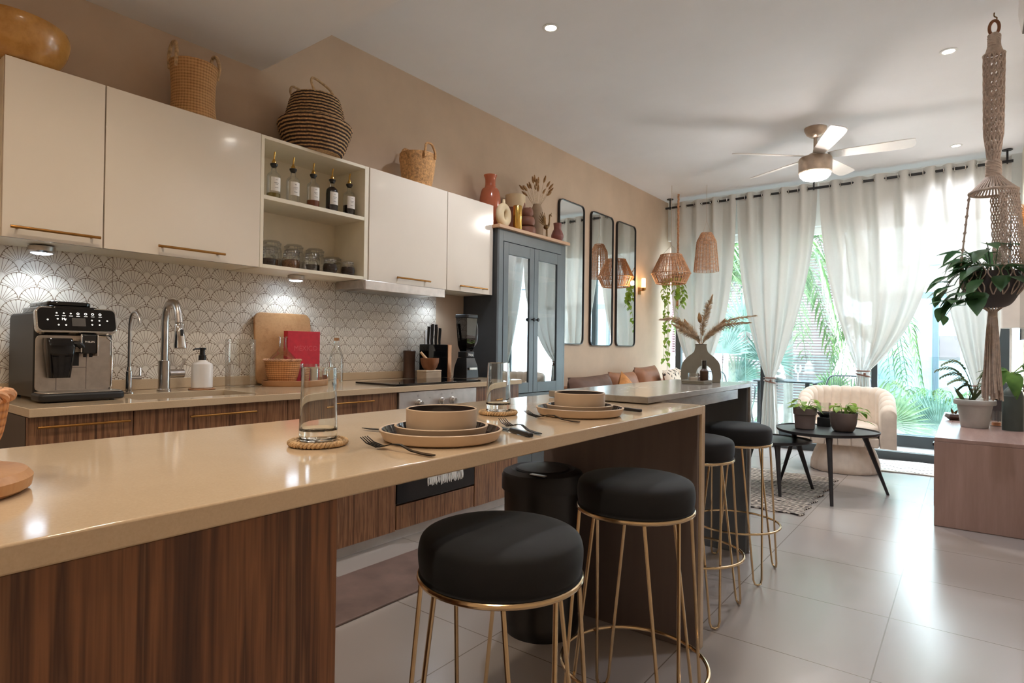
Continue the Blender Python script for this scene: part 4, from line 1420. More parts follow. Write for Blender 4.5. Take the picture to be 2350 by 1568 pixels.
def hutch_tops():
    o = O('terracotta_vase', MB().lathe(sp2([(0.001, 0.0), (0.06, 0.0), (0.07, 0.02), (0.085, 0.2), (0.085, 0.27), (0.07, 0.335), (0.046, 0.36), (0.043, 0.42), (0.053, 0.452), (0.054, 0.458)], 5) + [(0.046, 0.455), (0.036, 0.4)], 40), M('terracotta'), loc=(-3.12, 3.745, HT))
    tag(o, 'tall glazed terracotta bottle vase at the near end of the hutch top', 'vase')

    t = T('ring_vase', 'cream ring-shaped vase with an open middle on the hutch top', 'vase', (-2.945, 3.705, HT), rz=math.radians(8))
    O('ring_body', MB().torus((0, 0, 0.098), 0.058, 0.033, 44, 18, 'x', 1.0, 1.13), M('cream_cer'), t)
    O('neck', MB().lathe([(0.022, 0.175), (0.013, 0.2), (0.011, 0.225), (0.008, 0.225), (0.006, 0.19)], 20), M('cream_cer'), t)
    O('foot', MB().lathe([(0.03, 0.0), (0.032, 0.004), (0.02, 0.014)], 24, cap0=True), M('cream_cer'), t)

    t = T('two_tone_pot', 'cylindrical two-tone pot, cream over dripping brown glaze, on the hutch', 'pot', (-3.13, 4.10, HT))
    O('pot_body', MB().lathe([(0.001, 0.0), (0.084, 0.0), (0.088, 0.005), (0.088, 0.365), (0.082, 0.365), (0.08, 0.05), (0.001, 0.04)], 40), M('cream_cer'), t)
    n = 60
    mb = MB()
    vs = []
    for i in range(n):
        a = 2 * PI * i / n
        h = 0.245 + 0.035 * math.sin(3 * a + 0.5) + 0.02 * math.sin(5 * a)
        for z, r in ((0.0, 0.0886), (h, 0.0886), (h + 0.002, 0.087)):
            vs.append((r * math.cos(a), r * math.sin(a), z))
    fs = [(3 * i + k, 3 * ((i + 1) % n) + k, 3 * ((i + 1) % n) + k + 1, 3 * i + k + 1) for i in range(n) for k in range(2)]
    mb.add(vs, fs)
    O('glaze_band', mb, M('brown_cer'), t)

    o = O('brass_cylinder', MB().lathe([(0.001, 0.0), (0.036, 0.0), (0.037, 0.002), (0.037, 0.195), (0.035, 0.2), (0.031, 0.2), (0.03, 0.02), (0.001, 0.015)], 36), M('gold2'), loc=(-2.92, 3.857, HT))
    tag(o, 'shiny brass cylinder vase in front of the two-tone pot', 'vase')

    t = T('stacked_vase', 'brown clay vase of three stacked rounded rings on the hutch', 'vase', (-3.0, 4.10, HT))
    for k, (z, r) in enumerate(((0.0, 0.078), (0.085, 0.068), (0.16, 0.05))):
        O('ring', MB().lathe(sp2([(0.02, z), (r - 0.012, z + 0.002), (r, z + 0.035), (r - 0.012, z + 0.074), (0.02, z + 0.08)], 5), 36), M('brown_cer'), t)
    O('spout', MB().tube(spline([(0.0, 0.03, 0.22), (0.0, 0.04, 0.245), (0.0, 0.065, 0.23), (0.0, 0.075, 0.19)], 5), 0.012, 10), M('brown_cer'), t)

    t = T('grey_vase', 'matt greige bottle vase filled with dried bunny-tail grass on the hutch', 'vase', (-3.06, 4.33, HT))
    O('vase_body', MB().lathe(sp2([(0.001, 0.0), (0.05, 0.0), (0.056, 0.02), (0.058, 0.14), (0.06, 0.2), (0.052, 0.27), (0.036, 0.318), (0.035, 0.325)], 5) + [(0.028, 0.32)], 36), M('grey_cer'), t)
    st, hd = MB(), MB()
    r_ = random.Random(3)
    for i in range(19):
        a = r_.uniform(0, 2 * PI)
        sp_ = r_.uniform(0.02, 0.13)
        h = r_.uniform(0.43, 0.54) - sp_ * 0.4
        tip = Vector((sp_ * math.cos(a), sp_ * math.sin(a), h))
        st.tube([(0.012 * math.cos(a), 0.012 * math.sin(a), 0.29), tuple(tip * 0.55 + Vector((0, 0, 0.12))), tuple(tip)], 0.0014, 5)
        d = (tip - Vector((0, 0, 0.33))).normalized()
        hd.tube([tip, tip + d * 0.012, tip + d * 0.034, tip + d * 0.056, tip + d * 0.066], [0.003, 0.009, 0.0105, 0.006, 0.001], 8)
    O('stem', st, M('dry'), t)
    O('foliage', hd, M('dry_brown'), t)

    t = T('peacock_figurine', 'small antique brass peacock figurine with spread tail on the hutch', 'figurine', (-2.915, 4.275, HT))
    O('legs', MB().tube([(0.0, -0.008, 0.0), (0, -0.006, 0.1)], 0.004, 8).tube([(0.0, 0.01, 0.0), (0, 0.006, 0.1)], 0.004, 8).cyl((0, 0, 0), 0.018, 0.0, 0.004, 16), M('antique'), t)
    O('body', MB().tube(spline([(0, -0.035, 0.10), (0, -0.01, 0.095), (0, 0.022, 0.11), (0, 0.037, 0.14), (0, 0.04, 0.18), (0, 0.045, 0.205), (0, 0.06, 0.215), (0, 0.078, 0.2)], 4), [0.006, 0.012, 0.018, 0.022, 0.022, 0.02, 0.017, 0.014, 0.012, 0.01, 0.009, 0.008, 0.007, 0.006, 0.006, 0.006, 0.006, 0.006, 0.007, 0.008, 0.009, 0.009, 0.008, 0.006, 0.005, 0.004, 0.003, 0.002, 0.001][:29], 10), M('antique'), t)
    tl = MB()
    for k in range(6):
        a = math.radians(100 + k * 13)
        L = 0.13 - abs(k - 1.5) * 0.008
        tl.tube([(0, -0.015, 0.1), (0, -0.015 + L * .6 * math.cos(a), 0.1 + L * .6 * math.sin(a)), (0, -0.018 + L * math.cos(a) * 1.08, 0.1 + L * math.sin(a))], [0.004, 0.006, 0.002], 6)
    O('tail', tl, M('antique'), t)
    O('crest', MB().tube([(0, 0.06, 0.214), (0, 0.068, 0.235)], 0.0015, 5).tube([(0, 0.064, 0.214), (0, 0.078, 0.232)], 0.0015, 5), M('antique'), t)

    o = O('plum_vase', MB().lathe(sp2([(0.001, 0.0), (0.035, 0.0), (0.052, 0.03), (0.056, 0.055), (0.044, 0.09), (0.033, 0.115), (0.036, 0.155), (0.038, 0.166)], 5) + [(0.032, 0.162)], 32), M('plum_cer'), loc=(-2.935, 4.475, HT))
    tag(o, 'small rounded plum-brown vase at the far end of the hutch top', 'vase')


hutch_tops()


# ================================================================ bottles and jars in the open unit
def shelf_bottles():
    z = 1.9165
    spec = [('oil', 0.035, 'a little green oil inside, first from the wide cabinet'), (None, 0, 'empty and clear, second from the wide cabinet'),
            ('amber', 0.045, 'a quarter full of amber syrup, middle of the row'), ('dark_liq', 0.145, 'full of black syrup, fourth in the row'), ('dark_liq', 0.065, 'one-third full of dark syrup, last in the row')]
    for i, (y, (liq, h, lab)) in enumerate(zip((1.772, 1.889, 2.019, 2.148, 2.272), spec)):
        t = T('syrup_bottle', 'labelled syrup bottle with gold pourer, ' + lab, 'bottle', (-3.02, y, z), group='syrup bottles on the upper shelf')
        O('bottle_glass', MB().lathe(sp2([(0.001, 0.0), (0.033, 0.0), (0.036, 0.006), (0.036, 0.115), (0.032, 0.14), (0.016, 0.156), (0.0135, 0.166), (0.0135, 0.182), (0.017, 0.184), (0.017, 0.19)], 4), 28), M('thin'), t)
        if liq:
            p = [(0.001, 0.003), (0.0325, 0.003), (0.0345, 0.008), (0.0345, min(h, 0.115))]
            if h > 0.12:
                p += [(0.03, 0.14), (0.015, 0.155)]
            O('syrup', MB().lathe(p + [(0.001, p[-1][1])], 24), M(liq), t)
        O('stopper', MB().lathe([(0.012, 0.18), (0.0195, 0.191), (0.02, 0.199), (0.012, 0.203)], 18, cap1=True), M('black_plastic'), t)
        O('pourer', MB().lathe([(0.012, 0.203), (0.011, 0.212), (0.0065, 0.22), (0.005, 0.226)], 16).tube([(0, 0, 0.222), (0.002, 0, 0.245), (0.008, 0, 0.264)], 0.0042, 8), M('gold2'), t)
        lb = MB()
        a0, a1 = math.radians(-52), math.radians(40)
        lb.grid(lambda u, v: (0.0364 * math.cos(a0 + (a1 - a0) * u), 0.0364 * math.sin(a0 + (a1 - a0) * u), 0.045 + 0.075 * v), 12, 2)
        o = O('paper_label', lb, M('label'), t, smooth=60)
        tx = MB()
        for (v, wd) in ((0.104, .3), (0.088, .62), (0.08, .4), (0.062, .5)):
            b0, b1 = -0.1 - wd * 0.55, -0.1 + wd * 0.55
            tx.grid(lambda u, q: (0.0366 * math.cos(b0 + (b1 - b0) * u), 0.0366 * math.sin(b0 + (b1 - b0) * u), v + 0.0022 * q), 6, 2)
        O('print', tx, M('ink'), o)


shelf_bottles()


def jars():
    z = 1.5505

    def jar(x, y, r, h, fill, level, lab, round_=True):
        t = T('clip_top_jar', lab, 'jar', (x, y, z), rz=math.radians(-20), group='clip-top jars on the lower shelf')
        if round_:
            p = sp2([(0.001, 0.0), (r * .7, 0.001), (r * .96, h * .2), (r, h * .42), (r * .9, h * .62), (r * .72, h * .72), (r * .72, h * .78)], 4)
        else:
            p = sp2([(0.001, 0.0), (r * .92, 0.0), (r * .98, h * .05), (r, h * .5), (r * .98, h * .68), (r * .84, h * .75), (r * .84, h * .79)], 4)
        k = .72 if round_ else .84
        O('jar_glass', MB().lathe(p, 24), M('thin'), t)
        if fill:
            q = [(a * .94, max(b, 0.003)) for a, b in p if b < h * level]
            O('contents', MB().lathe([(0.001, 0.003)] + q[1:] + [(0.001, q[-1][1])], 20), M(fill), t)
        O('lid', MB().lathe([(r * k * 1.06, h * .8), (r * k * 1.12, h * .84), (r * k * 1.12, h * .9), (r * k * .9, h * .98), (0.001, h)], 24), M('thin'), t)
        O('wire_clip', MB().torus((0, 0, h * .77), r * k * 1.08, 0.0014, 28, 5).torus((0, 0, h * .9), r * k * 1.14, 0.0014, 28, 5)
          .tube([(r * k * 1.1, -0.008, h * .9), (r * k * 1.3, -0.008, h * .8), (r * k * 1.12, -0.006, h * .58)], 0.0014, 5).tube([(r * k * 1.1, 0.008, h * .9), (r * k * 1.3, 0.008, h * .8), (r * k * 1.12, 0.006, h * .58)], 0.0014, 5), M('steel'), t)

    front = [(1.735, 'spice_dark', .45, 'small round clip-top jar at the wide-cabinet end of the front row'), (1.862, 'spice_mid', .5, 'small round clip-top jar with brown spice, second in the front row'),
             (1.995, None, 0, 'small round clip-top jar, empty, in the middle of the front row'), (2.128, 'spice_dark', .62, 'small round clip-top jar with dark spice, fourth in the front row'), (2.256, 'spice_dark', .6, 'small round clip-top jar with dark spice, end of the front row by the hood cabinet')]
    for y, f, l, lab in front:
        jar(-3.0, y, 0.042, 0.088, f, l, lab)
    for y, f, l, lab in ((1.80, 'spice_mid', .5, 'medium clip-top jar behind the first gap of the front row'), (1.935, 'spice_mid', .55, 'medium clip-top jar in the second row behind the brown spice jar'), (2.068, 'spice_dark', .5, 'medium clip-top jar in the second row behind the empty jar')):
        jar(-3.09, y, 0.044, 0.125, f, l, lab, False)
    for y, h, lab in ((1.862, 0.175, 'large clip-top jar in the back row nearest the wide cabinet'), (2.005, 0.172, 'large clip-top jar in the middle of the back row'), (2.15, 0.168, 'large clip-top jar in the back row behind the dark spice jar'), (2.275, 0.132, 'lower clip-top jar at the far end of the back row')):
        jar(-3.185, y, 0.056, h, 'spice_pale', .4, lab, False)


jars()


# ================================================================ floor mat, bin, stools
def mat_and_bin():
    o = O('kitchen_mat', MB().box(-2.40, -1.99, 0.62, 3.2, 0.0005, 0.012), M('mat'), bevel=0.004)
    tag(o, 'long brown leather-look kitchen mat between base cabinets and island', 'mat')
    t = T('trash_bin', 'tall black round trash bin under the island overhang', 'trash bin', (-1.365, 1.995, 0.0))
    O('bin_body', MB().lathe([(0.001, 0.0), (0.148, 0.0), (0.15, 0.01), (0.15, 0.05), (0.147, 0.055), (0.155, 0.57)], 48), M('black_plastic'), t)
    O('lid', MB().lathe([(0.157, 0.56), (0.165, 0.562), (0.165, 0.615), (0.158, 0.63), (0.13, 0.642), (0.12, 0.636), (0.001, 0.636)], 48), M('black_satin'), t)
    O('lid_flap', MB().lathe([(0.001, 0.65), (0.04, 0.65), (0.105, 0.643), (0.11, 0.638)], 40), M('black_satin'), t)
    O('sensor_strip', MB().box(0.03, 0.1, -0.135, -0.115, 0.6375, 0.642), M('steel'), t, bevel=0.002)


mat_and_bin()


def make_stool(label, loc, rz):
    t = T('bar_stool', label, 'stool', loc, rz, group='black velvet stools on gold hairpin legs')
    O('seat', MB().lathe(sp2([(0.001, 0.661), (0.157, 0.661), (0.168, 0.667), (0.1725, 0.69), (0.172, 0.717), (0.162, 0.738), (0.125, 0.748), (0.06, 0.7505), (0.001, 0.751)], 5), 56), M('velvet'), t, smooth=180)
    O('top_ring', MB().torus((0, 0, 0.655), 0.168, 0.0072, 64, 10), M('gold'), t)
    O('foot_ring', MB().torus((0, 0, 0.245), 0.214, 0.0058, 64, 8), M('gold'), t)
    for k in range(4):
        a = PI / 4 + PI / 2 * k
        top = [(0.165 * math.cos(a + s * 0.33), 0.165 * math.sin(a + s * 0.33), 0.652) for s in (-1, 1)]
        e = Vector((math.cos(a), math.sin(a), 0))
        q = Vector((-math.sin(a), math.cos(a), 0))
        low = [e * 0.217 + q * (s * 0.021) + Vector((0, 0, 0.03)) for s in (-1, 1)]
        bot = [e * 0.219 + q * (s * 0.0145) + Vector((0, 0, 0.0095)) for s in (-1, 1)]
        mid = e * 0.22 + Vector((0, 0, 0.0052))
        O('leg', MB().tube([top[0], low[0], bot[0], mid, bot[1], low[1], top[1]], 0.0051, 8), M('gold'), t)
    return t


st0 = make_stool('black velvet bar stool at the island, the one nearest the zebrano cabinet', (-0.778, 0.985, 0), math.radians(14))
dup(st0, (-0.787, 1.642, 0), math.radians(8), 'black velvet bar stool at the island end beside the trash bin')
dup(st0, (-0.957, 2.567, 0), 0.0, 'black velvet bar stool at the stone bar, tucked behind the island end')
dup(st0, (-0.945, 3.14, 0), 0.0, 'black velvet bar stool at the far end of the stone bar')


# ================================================================ table settings on the island
IZ = 0.9185


def island_things():
    def coaster(x, y, lab):
        t = T('rope_coaster', lab, 'coaster', (x, y, IZ), group='rope coasters')
        mb = MB()
        for k in range(5):
            r = 0.008 + k * 0.0095
            mb.torus((0, 0, 0.0052), r, 0.005, 32, 6)
        O('coil', mb, M('rope'), t)
        tw = MB()
        N = 150
        for s in range(2):
            tw.tube([((0.055 + 0.0035 * math.cos(i * 0.9 + s * PI)) * math.cos(2 * PI * i / N), (0.055 + 0.0035 * math.cos(i * 0.9 + s * PI)) * math.sin(2 * PI * i / N), 0.0068 + 0.0032 * math.sin(i * 0.9 + s * PI)) for i in range(N)], 0.0038, 6, closed=True)
        O('outer_twist', tw, M('rope'), t)

    def tumbler(x, y, h, lab):
        o = O('tumbler', MB().lathe([(0.001, 0.0), (0.036, 0.0), (0.0385, 0.003), (0.0388, 0.02), (0.0345, h - 0.001), (0.0337, h), (0.0329, h - 0.001), (0.0362, 0.026), (0.032, 0.020), (0.001, 0.019)], 56), M('glass'), loc=(x, y, IZ + 0.0112))
        tag(o, lab, 'glass', 'clear tumblers')

    coaster(-1.082, 0.745, 'round rope coaster under the nearer tumbler')
    coaster(-1.165, 1.452, 'round rope coaster under the farther tumbler')
    tumbler(-1.082, 0.745, 0.152, 'tall clear tumbler by the plates nearest the zebrano cabinet')
    tumbler(-1.165, 1.452, 0.150, 'tall clear tumbler between the two place settings')

    def plate(x, y, z, r, h, name, lab, grp):
        t = T(name, lab, 'plate', (x, y, z), group=grp)
        O('plate_body', MB().lathe([(0.001, 0.0), (r * .86, 0.0), (r * .93, 0.004), (r, h), (r - 0.003, h + 0.0015), (r - 0.006, h)], 64), M('stoneware'), t)
        O('glazed_face', MB().lathe([(0.001, 0.0065), (r * .84, 0.0065), (r * .9, 0.009), (r - 0.006, h)], 64), M('glaze'), t)

    def bowl(x, y, z, r, h, lab):
        t = T('bowl', lab, 'bowl', (x, y, z), group='beige bowls with dark glaze inside')
        O('bowl_body', MB().lathe([(0.001, 0.0), (r * .9, 0.0), (r * .97, 0.004), (r, 0.02), (r, h), (r - 0.002, h + 0.0015), (r - 0.0045, h)], 64), M('stoneware'), t)
        O('glazed_inside', MB().lathe([(0.001, 0.006), (r * .85, 0.006), (r - 0.006, 0.02), (r - 0.0045, h)], 64), M('glaze'), t)

    for cx, cy, who in ((-0.947, 0.975, 'at the nearer setting'), (-0.972, 1.622, 'at the far setting')):
        plate(cx, cy, IZ, 0.139, 0.025, 'dinner_plate', 'wide beige dinner plate under the stack ' + who, 'dinner plates')
        plate(cx, cy, IZ + 0.0068, 0.106, 0.026, 'side_plate', 'beige side plate, middle of the stack ' + who, 'side plates')
        bowl(cx, cy, IZ + 0.0136, 0.0795, 0.056, 'straight-sided beige bowl, top of the stack ' + who)

    def fork(p, ang, lab):
        t = T('fork', lab, 'fork', (p[0], p[1], IZ), ang, group='black forks')
        # lies along +x: tines at the origin, handle end at 0.2; arched off the surface
        def zc(x): return 0.0035 + 0.016 * max(0, 1 - x / 0.05) ** 2 + 0.012 * math.exp(-((x - 0.10) / 0.03) ** 2)
        h = MB()
        st = [(0.048, .012), (0.06, .011), (0.072, .0055), (0.085, .003), (0.11, .003), (0.14, .004), (0.17, .006), (0.19, .0072), (0.2, .005)]
        n = len(st)
        vs = []
        for x, w_ in st:
            for (a, b) in ((-1, 0.001), (1, 0.001), (1, -0.001), (-1, -0.001)):
                vs.append((x, a * w_, zc(x) + b))
        fs = [(4 * k + i, 4 * k + (i + 1) % 4, 4 * k + 4 + (i + 1) % 4, 4 * k + 4 + i) for k in range(n - 1) for i in range(4)] + [(3, 2, 1, 0), (4 * n - 4, 4 * n - 3, 4 * n - 2, 4 * n - 1)]
        h.add(vs, fs)
        O('handle', h, M('black_cut'), t, smooth=50)
        tn = MB()
        for k in range(4):
            y = (k - 1.5) * 0.0066
            tn.tube([(0.0, y * 0.95, zc(0.0)), (0.02, y, zc(0.02)), (0.05, y, zc(0.05))], [0.0009, 0.0014, 0.0016], 6)
        O('tines', tn, M('black_cut'), t)

    def knife(p, ang, lab):
        t = T('knife', lab, 'knife', (p[0], p[1], IZ), ang, group='black knives')
        out = sp2([(0.0, 0.004), (0.03, -0.008), (0.07, -0.011), (0.118, -0.009)], 4) + [(0.12, 0.006), (0.06, 0.0075)]
        O('blade', MB().prism(out, 0.004, 0.0056), M('black_cut'), t)
        O('handle', MB().prism(rpoly(0.118, 0.215, -0.0075, 0.0075, 0.005, 4), 0.0008, 0.011), M('black_plastic'), t, bevel=0.003)

    def ang(a, b): return math.atan2(b[1] - a[1], b[0] - a[0])
    fork((-1.002, 0.80), ang((-1.002, 0.80), (-0.806, 0.806)), 'black fork lying in front of the nearer plates')
    fork((-1.06, 1.455), ang((-1.07, 1.466), (-0.828, 1.443)), 'black fork lying before the plates by the island end')
    knife((-1.195, 0.945), ang((-1.195, 0.945), (-1.16, 0.955)), 'black knife whose tip shows beyond the nearer plates')
    knife((-1.005, 1.215), ang((-1.0, 1.21), (-0.835, 1.14)), 'black-handled knife lying on the far side of the nearer plates')
    knife((-1.06, 1.88), ang((-1.06, 1.88), (-0.846, 1.817)), 'black knife on the far side of the plates by the island end')
    fork((-0.995, 1.255), ang((-1.02, 1.265), (-0.826, 1.18)), 'black fork lying next to the black-handled knife')

    # basket and round board at the near end
    o = O('round_board', MB().lathe([(0.001, 0.0), (0.106, 0.0), (0.115, 0.006), (0.117, 0.02), (0.11, 0.029), (0.001, 0.03)], 56), M('board'), loc=(-1.10, 0.15, IZ))
    tag(o, 'thick round wooden board under the wicker basket on the island', 'board')
    t = T('wicker_basket', 'reddish wicker basket standing on the round wooden board', 'basket', (-1.15, 0.168, IZ + 0.0305))
    O('basket_body', MB().lathe(sp2([(0.001, 0.0), (0.05, 0.0), (0.06, 0.008), (0.074, 0.04), (0.08, 0.075), (0.082, 0.095)], 5) + [(0.075, 0.095), (0.068, 0.04), (0.001, 0.012)], 48), M('wicker'), t)
    rm = MB()
    for k in range(3):
        rm.tube([((0.08 + 0.006 * math.sin(i * .7 + k * 2.1)) * math.cos(i * PI / 40), (0.08 + 0.006 * math.sin(i * .7 + k * 2.1)) * math.sin(i * PI / 40), 0.10 + 0.006 * math.cos(i * .7 + k * 2.1)) for i in range(80)], 0.0045, 6, closed=True)
    O('rim', rm, M('rattan'), t)


island_things()

# the two stools at the island have their foot rings set a little lower
for st in [o for o in COL.objects if o.get('category') == 'stool' and 'island' in o['label'] and 'tucked' not in o['label']]:
    for ch in st.children:
        if ch.name.startswith('foot_ring'):
            ch.location.z = -0.048
# ================================================================ things on the stone bar
BZ = 0.9475


def bar_things():
    # arch vase: outline in its own plane, with a doorway cut out at the foot
    t = T('arch_vase', 'grey-green arch vase with dried pampas grass on the stone bar', 'vase', (-1.18, 3.27, BZ), rz=math.radians(21))
    L = sp2([(-0.103, 0.0), (-0.106, 0.05), (-0.098, 0.105), (-0.07, 0.14), (-0.04, 0.165), (-0.03, 0.195), (-0.031, 0.212)], 5)
    Rr = [(-x, z) for x, z in reversed(L)]
    inner = sp2([(0.062, 0.0), (0.062, 0.045), (0.048, 0.08), (0.018, 0.096), (-0.012, 0.08), (-0.026, 0.045), (-0.026, 0.0)], 5)
    out = L + Rr
    mb = MB()
    # thickness follows the height: fat body, slim neck
    poly = [(x, z) for x, z in out] + inner
    bm = bmesh.new()
    vsx = [bm.verts.new((x, 0, z)) for x, z in poly]
    f = bm.faces.new(vsx)
    r = bmesh.ops.extrude_face_region(bm, geom=[f])
    for v in [g for g in r['geom'] if isinstance(g, bmesh.types.BMVert)]:
        v.co.y += 0.06
    for v in bm.verts:
        v.co.y -= 0.03
    bmesh.ops.triangulate(bm, faces=bm.faces)
    mb.add([tuple(v.co) for v in bm.verts], [])
    bm.verts.index_update()
    mb.add([], [])
    for fc in bm.faces:
        mb.f.append(tuple(v.index for v in fc.verts))
        mb.m.append(0)
    bm.free()
    O('vase_body', mb, M('sage_cer'), t, smooth=35, bevel=0.006, segs=3)
    plumes = [((-0.03, 0, 0.05), (-0.12, 0.0, 0.14), (-0.21, 0.02, 0.148)), ((0.01, 0.01, 0.1), (0.03, 0.01, 0.2), (0.05, 0.0, 0.26)),
              ((0.04, 0, 0.06), (0.13, 0.0, 0.135), (0.27, 0.03, 0.165)), ((0.03, -0.02, 0.05), (0.12, -0.03, 0.11), (0.235, -0.05, 0.125)), ((-0.03, 0.02, 0.06), (-0.07, 0.04, 0.11), (-0.13, 0.06, 0.13)), ((-0.02, -0.02, 0.04), (-0.08, -0.03, 0.075), (-0.14, -0.02, 0.11))]
    r_ = random.Random(5)
    for pl in plumes:
        mb = MB()
        c = spline([(0, 0, -0.01)] + list(pl), 8)
        c = [p + Vector((0, 0, 0.205)) for p in c]
        mb.tube(c, 0.0022, 5)
        n = len(c)
        for i in range(5, n):
            tt = (c[min(i + 1, n - 1)] - c[max(i - 1, 0)]).normalized()
            f_ = i / n
            wv = 0.03 * math.sin(min(1, (f_ - .12) * 1.3) * PI) ** .7 + 0.004 if f_ < .93 else 0.006
            for k in range(26):
                a = r_.uniform(0, 2 * PI)
                u = tt.orthogonal().normalized()
                v = tt.cross(u)
                d = (u * math.cos(a) + v * math.sin(a)) * r_.uniform(.6, 1.0) * wv + tt * r_.uniform(0.012, 0.03)
                b = c[i] + tt * r_.uniform(-.006, .006)
                s = d.cross(tt).normalized() * 0.0016
                mb.add([b - s, b + s, b + d * .6 + s * .8 - Vector((0, 0, .001)), b + d - Vector((0, 0, 0.004)), b + d * .6 - s * .8], [(0, 1, 2, 3, 4)])
        O('pampas_plume', mb, M('dry'), t, smooth=0)
    for (x, y, z, dx) in ((-0.005, 0.01, 0.19, -0.006), (0.095, 0.0, 0.155, 0.03), (-0.09, 0.0, 0.15, -0.03), (-0.07, 0.02, 0.155, -0.02)):
        p = Vector((x, y, 0.2 + z - 0.06))
        d = Vector((dx, 0, 0.055))
        mb = MB().tube([(0, 0, 0.2), tuple(p * 0.5 + Vector((0, 0, 0.12))), tuple(p)], 0.0012, 5)
        mb.tube([p, p + d * .2, p + d * .55, p + d * .9, p + d * 1.1], [0.003, 0.0105, 0.012, 0.006, 0.001], 8)
        O('bunny_tail', mb, M('dry_brown'), t)

    t = T('concrete_tray', 'small grey tray in front of the arch vase', 'tray', (-1.12, 3.075, BZ), rz=math.radians(0))
    O('tray_base', MB().prism(rpoly(-0.075, 0.045, -0.05, 0.085, 0.012, 4), 0.0, 0.008), M('sage_cer'), t, bevel=0.002)
    O('tray_rim', MB().box(-0.075, -0.068, -0.05, 0.085, 0.0081, 0.02).box(0.038, 0.045, -0.05, 0.085, 0.0081, 0.02).box(-0.067, 0.037, -0.05, -0.043, 0.0081, 0.02).box(-0.067, 0.037, 0.078, 0.085, 0.0081, 0.02), M('sage_cer'), t, bevel=0.002)
    t = T('spray_bottle', 'small amber room spray bottle with a black cap on the grey tray', 'bottle', (-1.105, 3.115, BZ + 0.0085))
    O('bottle', MB().lathe([(0.001, 0.0), (0.02, 0.0), (0.0215, 0.004), (0.0215, 0.06), (0.011, 0.072)], 24), M('darkwood'), t)
    O('cap', MB().cyl((0, 0, 0), 0.011, 0.072, 0.115, 18), M('black_plastic'), t)
    O('cap_cover', MB().lathe([(0.0135, 0.07), (0.0135, 0.118), (0.001, 0.12)], 18), M('thin'), t)
    t = T('jar_candle', 'low clear glass candle jar on the grey tray', 'candle', (-1.14, 3.055, BZ + 0.0085))
    O('jar', MB().lathe([(0.001, 0.0), (0.026, 0.0), (0.028, 0.003), (0.028, 0.05), (0.026, 0.05), (0.025, 0.005), (0.001, 0.005)], 28), M('thin'), t)
    O('wax', MB().lathe([(0.001, 0.006), (0.0245, 0.006), (0.0245, 0.028), (0.001, 0.028)], 24), M('wax'), t)


bar_things()


# ================================================================ sofa with cushions
def cushion_mb(w, h, d, pinch=0.35, n=14):
    mb = MB()

    def fn(side):
        def g(u, v):
            a, b = 2 * u - 1, 2 * v - 1
            th = max(0, (1 - abs(a) ** 2.6)) ** .5 * max(0, (1 - abs(b) ** 2.6)) ** .5
            k = 1 - 0.07 * (1 - a * a) * b * b * pinch * 2
            k2 = 1 - 0.07 * (1 - b * b) * a * a * pinch * 2
            return (side * d / 2 * th, a * w / 2 * k2, b * h / 2 * k)
        return g
    mb.grid(fn(1), n, n)
    mb.grid(fn(-1), n, n)
    return mb


def sofa():
    t = T('sofa', 'caramel sofa against the left wall below the mirrors', 'sofa', (WX + 0.02, 4.72, 0.0))
    O('base', MB().box(0.0, 0.92, 0.02, 2.66, 0.06, 0.30), M('sofa'), t, bevel=0.03, segs=3)
    O('back_frame', MB().box(0.0, 0.14, 0.02, 2.66, 0.301, 0.74), M('sofa'), t, bevel=0.03, segs=3)
    O('armrest', MB().box(0.0, 0.90, 0.0, 0.20, 0.301, 0.62), M('sofa_dark'), t, bevel=0.06, segs=4)
    O('armrest', MB().box(0.0, 0.90, 2.46, 2.66, 0.301, 0.62), M('sofa_dark'), t, bevel=0.06, segs=4)
    for k in range(2):
        O('seat_cushion', MB().box(0.16, 0.93, 0.205 + k * 1.127, 1.325 + k * 1.127, 0.302, 0.46), M('sofa'), t, bevel=0.04, segs=3)
    for y in (0.08, 2.58):
        for x in (0.08, 0.84):
            O('leg', MB().cyl((x, y, 0), 0.025, 0.0, 0.061, 14), M('darkwood'), t)

    def cush(name, lab, y, x, z, w, h, d, mat, roll=0.0, lean=0.16, yaw=0.0):
        o = O(name, cushion_mb(w, h, d), M(mat), smooth=180)
        o.location = (x, y, z)
        o.rotation_euler = (roll, lean * -1, yaw)
        tag(o, lab, 'cushion')
        return o
    cush('back_cushion', 'brown back cushion at the near end of the sofa', 5.12, -2.93, 0.665, 0.80, 0.39, 0.24, 'sofa_dark', 0.02)
    cush('back_cushion', 'caramel back cushion in the middle of the sofa', 5.80, -2.93, 0.675, 0.60, 0.41, 0.24, 'sofa', -0.02)
    cush('back_cushion', 'dark caramel back cushion standing higher beside the patterned cushions', 6.40, -2.93, 0.70, 0.56, 0.46, 0.24, 'sofa', 0.03)
    cush('throw_cushion', 'mustard throw cushion turned on its corner on the sofa', 5.42, -2.70, 0.69, 0.31, 0.31, 0.12, 'mustard', PI / 4, 0.3)
    cush('throw_cushion', 'black and cream patterned cushion beside the dark caramel cushion', 6.62, -2.70, 0.69, 0.42, 0.43, 0.13, 'pattern', 0.06, 0.25)
    cush('throw_cushion', 'black and cream patterned cushion at the window end of the sofa', 7.02, -2.72, 0.68, 0.36, 0.41, 0.13, 'pattern', -0.12, 0.22)


sofa()


